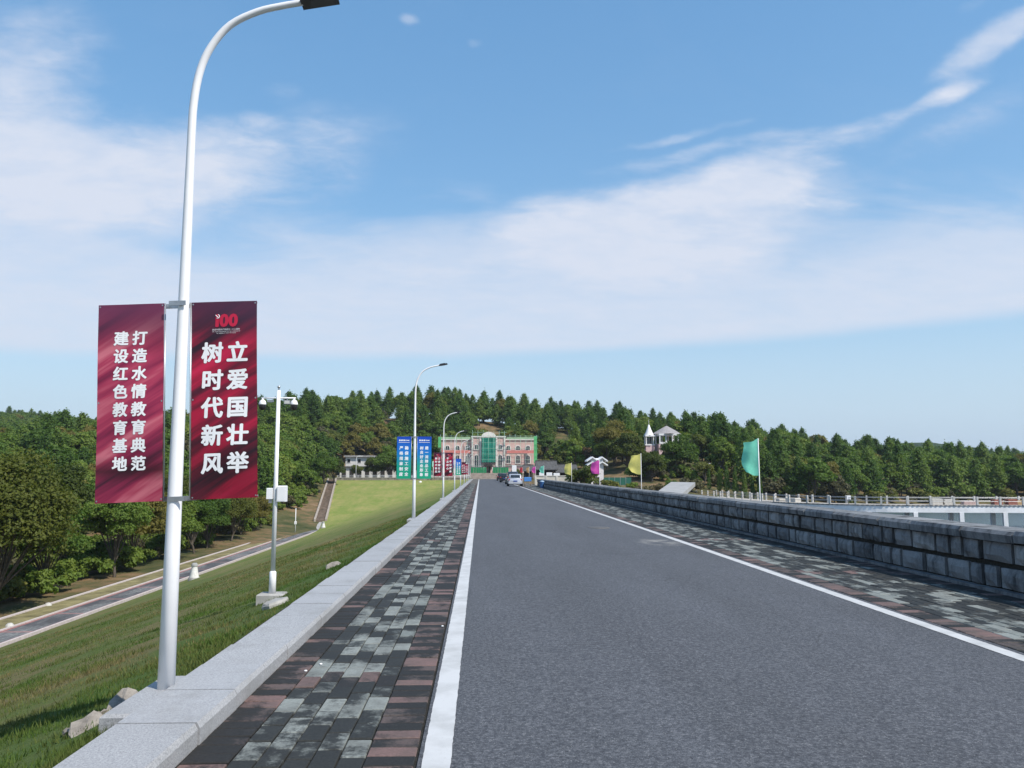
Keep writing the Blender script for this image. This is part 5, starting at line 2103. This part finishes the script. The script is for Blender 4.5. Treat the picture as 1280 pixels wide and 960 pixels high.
gt = thing('gate_tower', 'small white gate tower with two tiers of crossed gable roofs', 'tower', (wx(745.5, 120), 120, gz(wx(745.5, 120), 120)))
gz0 = gt.location.z
zz = lambda py, d_: 1.6 + (591 - py) * d_ / 1000 - gz0
MB().box(-.95, .95, -.9, .9, -.4, zz(580, 120)).build('wall', plain('tower_plaster', (.70, .66, .65), .85), gt)
for zc_, w_, hh in ((zz(578.5, 120), 1.45, .55), (zz(573, 120), 1.5, .62)):
    for dx in (-.72, .72):
        m = MB()
        m.prism([(dx - .85, zc_ - hh * .55), (dx, zc_ + hh * .4), (dx + .85, zc_ - hh * .55), (dx + .85, zc_ - hh * .55 - .2), (dx, zc_ + hh * .4 - .2), (dx - .85, zc_ - hh * .55 - .2)], 'y', -1.25, 1.25)
        m.build('roof', 'white_paint', gt)
MB().box(-.35, .35, -.92, -.903, -.2, 1.7).build('door', 'dark_wood', gt)
MB().box(-.9, .9, -.8, .8, zz(580, 120), zz(573, 120)).build('upper_wall', 'white_paint', gt)

t = thing('green_fence', 'green panel fence at the edge of the wood beside the gate tower', 'fence', (wx(772, 140), 140, gz(wx(772, 140), 140)))
pn = MB().box(-.45, .45, -.03, .03, 0, 1.3).mesh('panel', plain('fence_green', (.012, .11, .075), .6))
for i in range(5):
    link('panel', pn, t, (-2.0 + i * .98, 0, 0))
    MB().box(-2.53 + i * .98, -2.46 + i * .98, -.05, .05, -.2, 1.4).build('post', 'steel', t)

# white pavilion on the hill
PD = 178
pz = gz(wx(826, PD), PD) - .3
pv = thing('hilltop_pavilion', 'white hilltop pavilion with a pointed spire turret and an open gazebo', 'pavilion', (wx(826, PD), PD, pz))
u = lambda px_: (px_ - 826) * PD / 1000
zz = lambda py: 1.6 + (591 - py) * PD / 1000 - pz
M['pav_white'] = plain('pavilion_white', (.76, .75, .75), .7, 0, .05, 2)
M['pav_pink'] = plain('pavilion_pink', (.66, .47, .47), .85, 0, .08, 2)
M['pav_roof'] = plain('pavilion_roof', (.30, .28, .28), .8, 0, .2, 4)
tx = u(812)
for sx_ in (-1, 1):
    for sy_ in (-1, 1):
        MB().box(tx + sx_ * .82 - .1, tx + sx_ * .82 + .1, sy_ * .82 - .1, sy_ * .82 + .1, zz(556), zz(545.5)).build('column', 'pav_white', pv)
MB().box(tx - 1.05, tx + 1.05, -1.05, 1.05, zz(545.8), zz(544.2)).build('entablature', 'pav_white', pv)
MB().lathe([(1.15, zz(544.2)), (.75, zz(540)), (.42, zz(535.5)), (.12, zz(530.8)), (0, zz(530.3))], (tx, 0, 0), 8).build('spire', 'pav_white', pv)
MB().tube([(tx, 0, zz(531)), (tx, 0, zz(524))], [.06, .015], 6).build('finial', 'pav_white', pv)
MB().box(tx - .95, tx + .95, -.95, .95, -2.5, zz(556)).build('base', 'pav_pink', pv)
MB().box(tx - 1.1, tx + 1.1, -1.1, 1.1, zz(557), zz(555.3)).build('balcony', 'pav_white', pv)
MB().box(tx - .7, tx + .7, .6, .7, zz(555), zz(547)).build('screen', 'glass', pv)
gx0, gx1 = u(822), u(847)
gm, gw = (gx0 + gx1) / 2, (gx1 - gx0) / 2
MB().box(gx0, gx1, -gw, gw, zz(544.8), zz(542.5)).build('gazebo_beam', 'pav_white', pv)
MB().lathe([(gw * 1.5, zz(542.5)), (gw * .9, zz(538)), (.15, zz(532.3)), (0, zz(532))], (gm, 0, 0), 4).build('gazebo_roof', 'pav_roof', pv, (0, 0, 0))
for fx in (-.92, -.3, .35, .92):
    for fy in (-.92, .92):
        MB().box(gm + gw * fx - .12, gm + gw * fx + .12, gw * fy - .12, gw * fy + .12, zz(556), zz(544.8)).build('gazebo_column', 'pav_white', pv)
MB().box(gx0 - .1, gx1 + .1, -gw, gw, -2.5, zz(555.2)).build('gazebo_base', 'pav_pink', pv)
MB().box(gx0, gx1, -gw - .06, -gw + .02, zz(555.2), zz(553)).build('balustrade', 'pav_white', pv)
m = MB().prism([(u(799), zz(568)), (u(813), zz(557)), (u(813), zz(562)), (u(806), zz(575)), (u(799), zz(578))], 'y', -1.9, -1.45)
m.build('stair_wall', 'pav_pink', pv)
t = thing('hut', 'small white hut among the trees behind the cypress row', 'hut', (wx(893, 165), 165, 1.6 + (591 - 590.5) * .165 - .6))
MB().box(-.9, .9, -.8, .8, -3, 1.9).build('wall', 'cream', t)
gable_roof(-.9, .9, -.8, .8, 1.9, 2.5, .25).build('roof', 'tile_pale', t)
MB().box(-1.0 - 1.7, -.95, -.5, .5, .7, 1.6).build('side_roof', 'tile_grey', t)

# ------------------------------------------------------------------ pink building under repair
BD = 215.0
plat = thing('platform', 'brown stone platform with steps in front of the pink building', 'platform', (wx(611, 208), 208, 0))
MB().box(-14, 14, 2.0, 24, -.3, 1.55).build('terrace_block', plain('platform_stone', (.26, .21, .17), .95, 0, .2, 1, .2, 0, 'World'), plat)
for i in range(6):
    MB().box(-5, 5, -.2 + i * .36, 2.0, .05 + i * .25, .05 + (i + 1) * .25 - .004).build('step', plain('step_stone', (.33, .28, .24), .95, 0, .2, 1, .2, 0, 'World'), plat)
bd = thing('pink_building', 'pink two storey building with white dome and green netting, under repair', 'building', (wx(611.5, BD), BD, 1.55))
u = lambda px_: (px_ - 611.5) * BD / 1000
zz = lambda py: 1.6 + (591 - py) * BD / 1000 - 1.55
M['pink'] = plain('pink_plaster', (.62, .42, .38), .85, 0, .1, .8)
M['trim'] = plain('white_trim', (.72, .68, .64), .8, 0, .08, 1)
t_ = NT('green_net')
n_ = t_.noise(t_.coord('Object', (1, 1, .35)), 1.6, 4, .6)
b1 = t_.bsdf(t_.ramp(n_, [(.3, (.01, .17, .11)), (.7, (.03, .33, .24))]), .8)
tp = t_.n('ShaderNodeBsdfTransparent')
mx = t_.n('ShaderNodeMixShader')
mx.inputs[0].default_value = .84
t_.t.links.new(tp.outputs[0], mx.inputs[1])
t_.t.links.new(b1.outputs[0], mx.inputs[2])
t_.t.links.new(mx.outputs[0], t_.out.inputs[0])
M['net'] = t_.m
MB().box(u(552), u(589.5), 0, 9, 0, zz(550.5)).build('wing', 'pink', bd)
MB().box(u(631.5), u(668), 0, 9, 0, zz(550.5)).build('wing', 'pink', bd)
MB().box(u(589.5), u(631.5), -.8, 9.5, 0, zz(547)).build('central_block', 'pink', bd)
MB().box(u(551), u(589.3), -.25, 9.2, zz(550.5), zz(548.8)).build('cornice', 'trim', bd)
MB().box(u(631.7), u(669), -.25, 9.2, zz(550.5), zz(548.8)).build('cornice', 'trim', bd)
MB().box(u(589), u(632), -1.05, 9.7, zz(547), zz(545.5)).build('cornice', 'trim', bd)
MB().box(u(552), u(589), -.1, -.003, zz(565.5), zz(564.5)).build('string_course', 'trim', bd)
MB().box(u(632), u(668), -.1, -.003, zz(565.5), zz(564.5)).build('string_course', 'trim', bd)
for px_ in (590.6, 600.5, 620.5, 630.4):
    MB().box(u(px_) - .22, u(px_) + .22, -1.0, -.803, 0, zz(547)).build('pilaster', 'trim', bd)
# dome gable over the glazed centre
arc = [(u(610.7) + math.cos(a) * 2.0, zz(547.2) + math.sin(a) * 1.45) for a in [math.pi * i / 16 for i in range(17)]]
MB().prism(arc, 'y', -1.2, 2.5).build('dome', 'trim', bd)
MB().box(u(602), u(619.5), -1.05, -.81, zz(579), zz(547.5)).build('glazed_bay', 'glass', bd)
for i in range(1, 5):
    MB().box(u(602), u(619.5), -1.09, -1.052, zz(579 - i * 6.3) - .05, zz(579 - i * 6.3) + .05).build('mullion', 'trim', bd)
MB().box(u(602.2), u(619.3), -1.5, -1.47, zz(578), zz(547.8)).build('netting', 'net', bd)


def arched_window(px_, y0, y1, w, yf):
    xc, z0, z1 = u(px_), zz(y1), zz(y0)
    r_ = w / 2
    pts_ = [(xc - r_, z0), (xc + r_, z0)] + [(xc + r_ * math.cos(a), z1 - r_ + r_ * math.sin(a)) for a in [math.pi * i / 8 for i in range(9)]]
    R_ = r_ + .22
    outer = [(xc - R_, z0 - .2), (xc + R_, z0 - .2)] + [(xc + R_ * math.cos(a), z1 - r_ + R_ * math.sin(a)) for a in [math.pi * i / 8 for i in range(9)]]
    f_ = MB().prism(outer, 'y', yf - .12, yf - .003).build('window', 'trim', bd)
    MB().prism(pts_, 'y', yf - .135, yf - .121).build('pane', 'glass', f_)
    MB().box(xc - .04, xc + .04, yf - .15, yf - .136, z0, z1 - .02).build('glazing_bar', 'trim', f_)


for px_ in (559.5, 572, 584.5, 635.2, 647.3, 659.8):
    arched_window(px_, 557.5, 562.6, 1.0, 0)
    arched_window(px_, 569.6, 579, 1.0, 0)
for px_ in (595.6, 625):
    arched_window(px_, 556.5, 562, .95, -.8)
    arched_window(px_, 569.2, 583.5, 1.0, -.8)
MB().box(u(609.5), u(613), -1.0, -.81, 0, zz(583)).build('door', 'dark_wood', bd)
pts_ = [(u(604), zz(583.2)), (u(616.5), zz(583.2)), (u(614.5), zz(580.4)), (u(606), zz(580.4))]
MB().prism(pts_, 'y', -2.6, -.82).build('canopy', 'dark_wood', bd)
for px_ in (605, 615.5):
    MB().tube([(u(px_), -2.4, 0), (u(px_), -2.4, zz(583.2))], .12, 8).build('canopy_column', 'trim', bd)
sc_ = thing('scaffold', 'light tube scaffold with red strips and green netting around the pink building', 'scaffold', (bd.location.x, BD - 1.9, 1.55))
M['tube_green'] = plain('scaffold_tube', (.30, .45, .36), .6, .2)
for i, px_ in enumerate(np.arange(551, 674, 6.6)):
    hi = 545.2 if not 588 < px_ < 633 else 540.5
    MB().tube([(u(px_), 0, 0), (u(px_), 0, zz(hi) + rnd.uniform(0, .5))], .045, 5).build('standard', 'tube_green', sc_)
for py_ in (582, 575, 568, 561, 554, 548, 545.8):
    MB().tube([(u(550), -.04, zz(py_)), (u(672), -.04, zz(py_))], .035, 5).build('ledger', 'tube_green', sc_)
for a_, b_ in ((589, 604), (617.5, 633)):
    MB().tube([(u(a_), -.04, zz(541.5)), (u(b_), -.04, zz(541.5))], .035, 5).build('ledger', 'tube_green', sc_)
MB().box(u(666.5), u(670.5), -.1, -.07, zz(579), zz(546)).build('netting', plain('net_bright', (.10, .42, .16), .8, 0, .2, 1), sc_)
MB().box(u(548.5), u(552), -.1, -.07, zz(560), zz(547)).build('netting', plain('net_bright', (.10, .42, .16), .8, 0, .2, 1), sc_)
M['strip_red'] = plain('red_strip', (.60, .20, .17), .8, 0, .1, 2)
MB().box(u(633), u(667), -.09, -.075, zz(567), zz(563.4)).build('red_strip', 'strip_red', sc_)
MB().box(u(553), u(588), -.09, -.075, zz(567), zz(563.4)).build('red_strip', 'strip_red', sc_)
M['net_top'] = plain('net_pale', (.33, .48, .30), .8, 0, .15, 1)
for a_, b_ in ((551, 588), (633, 669)):
    MB().box(u(a_), u(b_), -.09, -.075, zz(549.6), zz(547.2)).build('net_band', 'net_top', sc_)
hdg = [('left of the entrance', 589, 608), ('right of the entrance', 615.5, 635)]
for lb, a_, b_ in hdg:
    t = thing('hoarding', 'green site hoarding %s of the pink building' % lb, 'hoarding', (u((a_ + b_) / 2) + bd.location.x, 210.5, 1.55))
    n_ = 6
    w_ = (u(b_) - u(a_)) / n_
    pn = MB().box(-w_ / 2 + .02, w_ / 2 - .02, -.03, .03, 0, 1.5).mesh('panel', plain('hoarding_green', (.01, .20, .075), .6, 0, .12, 2))
    for i in range(n_):
        link('panel', pn, t, ((i - n_ / 2 + .5) * w_, 0, 0))
    MB().box(-n_ * w_ / 2, n_ * w_ / 2, -.06, .06, 1.5, 1.56).build('rail', 'steel', t)

# white house on the terrace at the left
HD = 216.0
hs = thing('white_house', 'white house with grey roof and dark doorways behind terrace trees', 'house', (wx(492, HD), HD, .05))
u = lambda px_: (px_ - 492) * HD / 1000
zz = lambda py: 1.6 + (591 - py) * HD / 1000 - .05
M['house_white'] = plain('house_plaster', (.66, .64, .60), .85, 0, .1, 1)
MB().box(u(426), u(556), 0, 7, -.3, zz(584)).build('ground_floor', 'house_white', hs)
MB().box(u(432), u(466), 1, 7, zz(584), zz(571.5)).build('upper_floor', 'house_white', hs)
MB().box(u(425), u(557), -.5, 7.4, zz(584), zz(583)).build('flat_roof', 'tile_grey', hs)
MB().box(u(430.5), u(467.5), .4, 7.4, zz(571.5), zz(569.6)).build('upper_roof', 'tile_pale', hs)
for px_ in (436, 449, 461):
    f_ = MB().box(u(px_) - .5, u(px_) + .5, .93, .997, zz(579), zz(573.5)).build('window', 'trim', hs)
    MB().box(u(px_) - .4, u(px_) + .4, .915, .928, zz(578.5), zz(574)).build('pane', 'glass', f_)
for px_ in np.arange(431, 552, 9.5):
    f_ = MB().box(u(px_) - .55, u(px_) + .55, -.06, -.003, zz(597), zz(586.3)).build('doorway', 'dark_wood', hs)
    MB().box(u(px_) - .62, u(px_) + .62, -.08, -.061, zz(586.3), zz(585.7)).build('lintel', 'trim', f_)
for (px_, d_, top) in ((447, 202, 570.5), ):
    t = thing('terrace_lamp', 'white curved lamp post on the terrace in front of the white house', 'street lamp', (wx(px_ - 2, d_), d_, .4))
    h = 1.6 + (591 - top) * d_ / 1000 - .4
    MB().tube([(0, 0, -.3), (0, 0, h - .7), (.12, 0, h - .25), (.45, 0, h - .02), (1.1, 0, h)], [.09, .07, .06, .055, .05], 8).build('pole', 'white_paint', t)
    MB().box(1.05, 1.55, -.12, .12, h - .06, h + .05).build('lamp_head', 'white_paint', t)
t = thing('terrace_post', 'thin white post on the terrace edge beside the small crimson banner', 'post', (wx(541.5, 198.8), 198.8, -.1))
MB().tube([(0, 0, -.3), (0, 0, 4.6)], [.08, .06], 8).build('pole', 'white_paint', t)
MB().box(-.25, .25, -.1, .1, 3.2, 4.5, .02).build('sign_box', plain('mint_box', (.42, .70, .62), .6), t)

# ------------------------------------------------------------------ vehicles


def loft(secs, n_=5):
    """secs: (y, halfwidth, z0, z1, round): rounded box sections along y"""
    vs, fs = [], []
    for (y_, hw, z0, z1, r_) in secs:
        ring_ = []
        for cx_, cz_, a0 in ((hw - r_, z1 - r_, 0), (-hw + r_, z1 - r_, 90), (-hw + r_ * .5, z0 + r_ * .5, 180), (hw - r_ * .5, z0 + r_ * .5, 270)):
            rr_ = r_ if a0 < 180 else r_ * .5
            for k in range(n_):
                a = R(a0 + 90 * k / (n_ - 1))
                ring_.append((cx_ + rr_ * math.cos(a), y_, cz_ + rr_ * math.sin(a)))
        vs += ring_
    m_ = 4 * n_
    for j in range(len(secs) - 1):
        for i in range(m_):
            fs.append((j * m_ + i, j * m_ + (i + 1) % m_, (j + 1) * m_ + (i + 1) % m_, (j + 1) * m_ + i))
    fs += [tuple(range(m_)), tuple(reversed(range((len(secs) - 1) * m_, len(secs) * m_)))]
    return MB().add(vs, fs, True)


def car(label, loc, rz, paint, hgt=1.5, suv=False, group='cars parked at the end of the road'):
    """front towards +y, rear bumper at y = -2.1"""
    t = thing('parked_car', label, 'car', loc, rz, group)
    k = hgt / 1.5
    belt = .93 * k
    loft([(-2.12, .70, .38, .80 * k, .12), (-2.02, .84, .30, belt - .02, .14), (-1.2, .88, .26, belt + .02, .12), (0, .89, .24, belt, .12), (1.0, .88, .25, belt - .06, .12), (1.75, .84, .28, .78 * k, .14), (2.12, .70, .36, .66 * k, .12)]).build('body', paint, t)
    rear = -1.95 if suv else -1.78
    loft([(rear, .66, belt - .08, belt + .10, .06), (rear + .22, .70, belt - .05, hgt - .09, .14), (rear + .6, .71, belt - .05, hgt, .16), (.0, .70, belt - .05, hgt - .01, .16), (.45, .68, belt - .05, hgt - .12, .14), (1.15, .62, belt - .1, belt + .02, .05)]).build('cabin', paint, t)
    # glass: rear window, windscreen, side panes
    g = M['glass']
    MB().add([(-.58, rear - .012, belt + .10), (.58, rear - .012, belt + .10), (.52, rear + .19, hgt - .12), (-.52, rear + .19, hgt - .12), (-.58, rear + .03, belt + .10), (.58, rear + .03, belt + .10), (.52, rear + .24, hgt - .12), (-.52, rear + .24, hgt - .12)],
             [(0, 1, 2, 3), (4, 7, 6, 5), (0, 4, 5, 1), (1, 5, 6, 2), (2, 6, 7, 3), (3, 7, 4, 0)]).build('rear_window', g, t)
    MB().add([(-.58, 1.10, belt + .06), (.58, 1.10, belt + .06), (.56, .50, hgt - .13), (-.56, .50, hgt - .13)], [(0, 1, 2, 3)]).build('windscreen', g, t)
    for s_ in (-1, 1):
        for (a_, b_) in ((rear + .35, -.45), (-.38, .55)):
            MB().prism([(a_ + .0, belt + .06), (b_ + (.3 if b_ > 0 else 0), belt + .06), (b_ - (.05 if b_ > 0 else 0), hgt - .16), (a_ + .12, hgt - .16)], 'x', s_ * .70, s_ * .725).build('side_window', g, t)
        for yw in (-1.3, 1.32):
            w_ = MB().lathe([(.20, -.10), (.31, -.10), (.325, -.05), (.325, .05), (.31, .10), (.20, .10)], seg=18).build('wheel', 'rubber', t, (s_ * .80, yw, .325), (0, R(90), 0))
            MB().lathe([(0, .085 * s_), (.20, .09 * s_), (.20, .0)], seg=14).build('rim', 'steel', w_)
        MB().box(s_ * .70 - .10, s_ * .70 + .10, -2.115, -2.02, belt - .22, belt - .04, .02).build('tail_light', plain('tail_red', (.45, .02, .02), .25), t)
        MB().box(s_ * .66 - .12, s_ * .66 + .12, 2.0, 2.115, .56 * k, .68 * k, .02).build('headlight', plain('head_clear', (.6, .6, .6), .15), t)
        MB().box(s_ * .98 - .09, s_ * .98 + .09, .62, .72, belt + .02, belt + .15, .02).build('mirror', paint, t)
    MB().box(-.80, .80, -2.16, -1.98, .30, .50, .03).build('rear_bumper', paint, t)
    MB().box(-.23, .23, -2.175, -2.162, .56, .68).build('number_plate', plain('plate_blue', (.02, .06, .30), .5), t)
    return t


M['silver'] = plain('silver_paint', (.60, .60, .62), .28, .55, .03, 2)
M['dark_blue'] = plain('dark_blue_paint', (.05, .065, .09), .25, .3, .03, 2)
M['charcoal'] = plain('charcoal_paint', (.03, .032, .036), .25, .3, .03, 2)
M['white_car'] = plain('white_car_paint', (.70, .70, .70), .3, 0, .03, 2)
cx = wx(644, 95)
car('silver hatchback seen from behind, nearest car on the road', (cx, 96.5, .02), 0, 'silver', 1.45)
car('dark blue off-roader parked just beyond the silver hatchback', (wx(640.5, 112), 113, .02), R(2), 'dark_blue', 1.75, True)
car('charcoal car parked beyond the dark blue one', (wx(632, 134), 135, .02), R(-4), 'charcoal', 1.5)
car('white car parked farther along beside the charcoal car', (wx(633.5, 146), 148, .02), R(-3), 'white_car', 1.5)
car('dark car parked farthest away near the hoarding', (wx(627, 160), 162, .02), 0, 'charcoal', 1.5)
car('grey car parked sideways on the terrace under the blue banner', (wx(525, 205), 205, .06), R(90), 'silver', 1.5, False, 'cars on the terrace')

t = thing('covered_table', 'blue covered stall table beside the silver hatchback', 'stall', (wx(660.5, 99), 100.5, 0))
MB().box(-.45, .45, -.35, .35, .55, 1.05, .04).build('cover', plain('blue_cover', (.06, .22, .55), .7), t)
for sx_ in (-1, 1):
    for sy_ in (-1, 1):
        MB().tube([(sx_ * .36, sy_ * .28, 0), (sx_ * .36, sy_ * .28, .56)], .03, 6).build('leg', 'timber', t)
t = thing('litter_bin', 'small blue bin standing against the end of the stone wall', 'bin', (6.55, 85, .0))
MB().lathe([(.20, .02), (.24, .62), (.25, .66), (.22, .66)], seg=14).build('bin', plain('bin_blue', (.04, .13, .33), .5), t)
MB().lathe([(.26, .66), (.25, .72), (.10, .78), (0, .78)], seg=14).build('lid', plain('bin_lid', (.30, .42, .55), .5), t)

# manhole cover and small litter on the pavement
p = on_z(748, 660.5, 0)
o_ = MB().lathe([(0, .036), (.30, .034), (.33, .026), (.33, -.02)], seg=24).build('manhole_cover', plain('iron', (.12, .115, .11), .7, .3, .3, 20), None, (p.x, p.y, 0))
tag(o_, 'round iron manhole cover in the road near the right line', 'manhole cover')
LT = [(401, 830.5, 'small white scrap of litter on the mossy pavers'), (382, 839, 'small pale scrap of litter nearer the kerb'), (553, 783, 'tiny pale pebble beside the white line')]
for px_, py_, lb in LT:
    p = on_z(px_, py_, .006)
    o_ = MB().lathe([(0, 0), (.014, .001), (.012, .008), (0, .011)], seg=7).build('litter_scrap', 'print', None, p)
    tag(o_, lb, 'litter')

# ------------------------------------------------------------------ haze
t_ = NT('haze')
pvn = t_.n('ShaderNodeVolumePrincipled')
pvn.inputs['Color'].default_value = (.78, .88, 1.0, 1)
pvn.inputs['Density'].default_value = .00013
pvn.inputs['Anisotropy'].default_value = .1
t_.t.links.new(pvn.outputs[0], t_.out.inputs['Volume'])
hz = MB().box(-5300, 5300, -480, 5300, -13, 190).build('haze', t_.m)
tag(hz, 'thin bluish haze in the air over the valley', None, None, 'stuff')
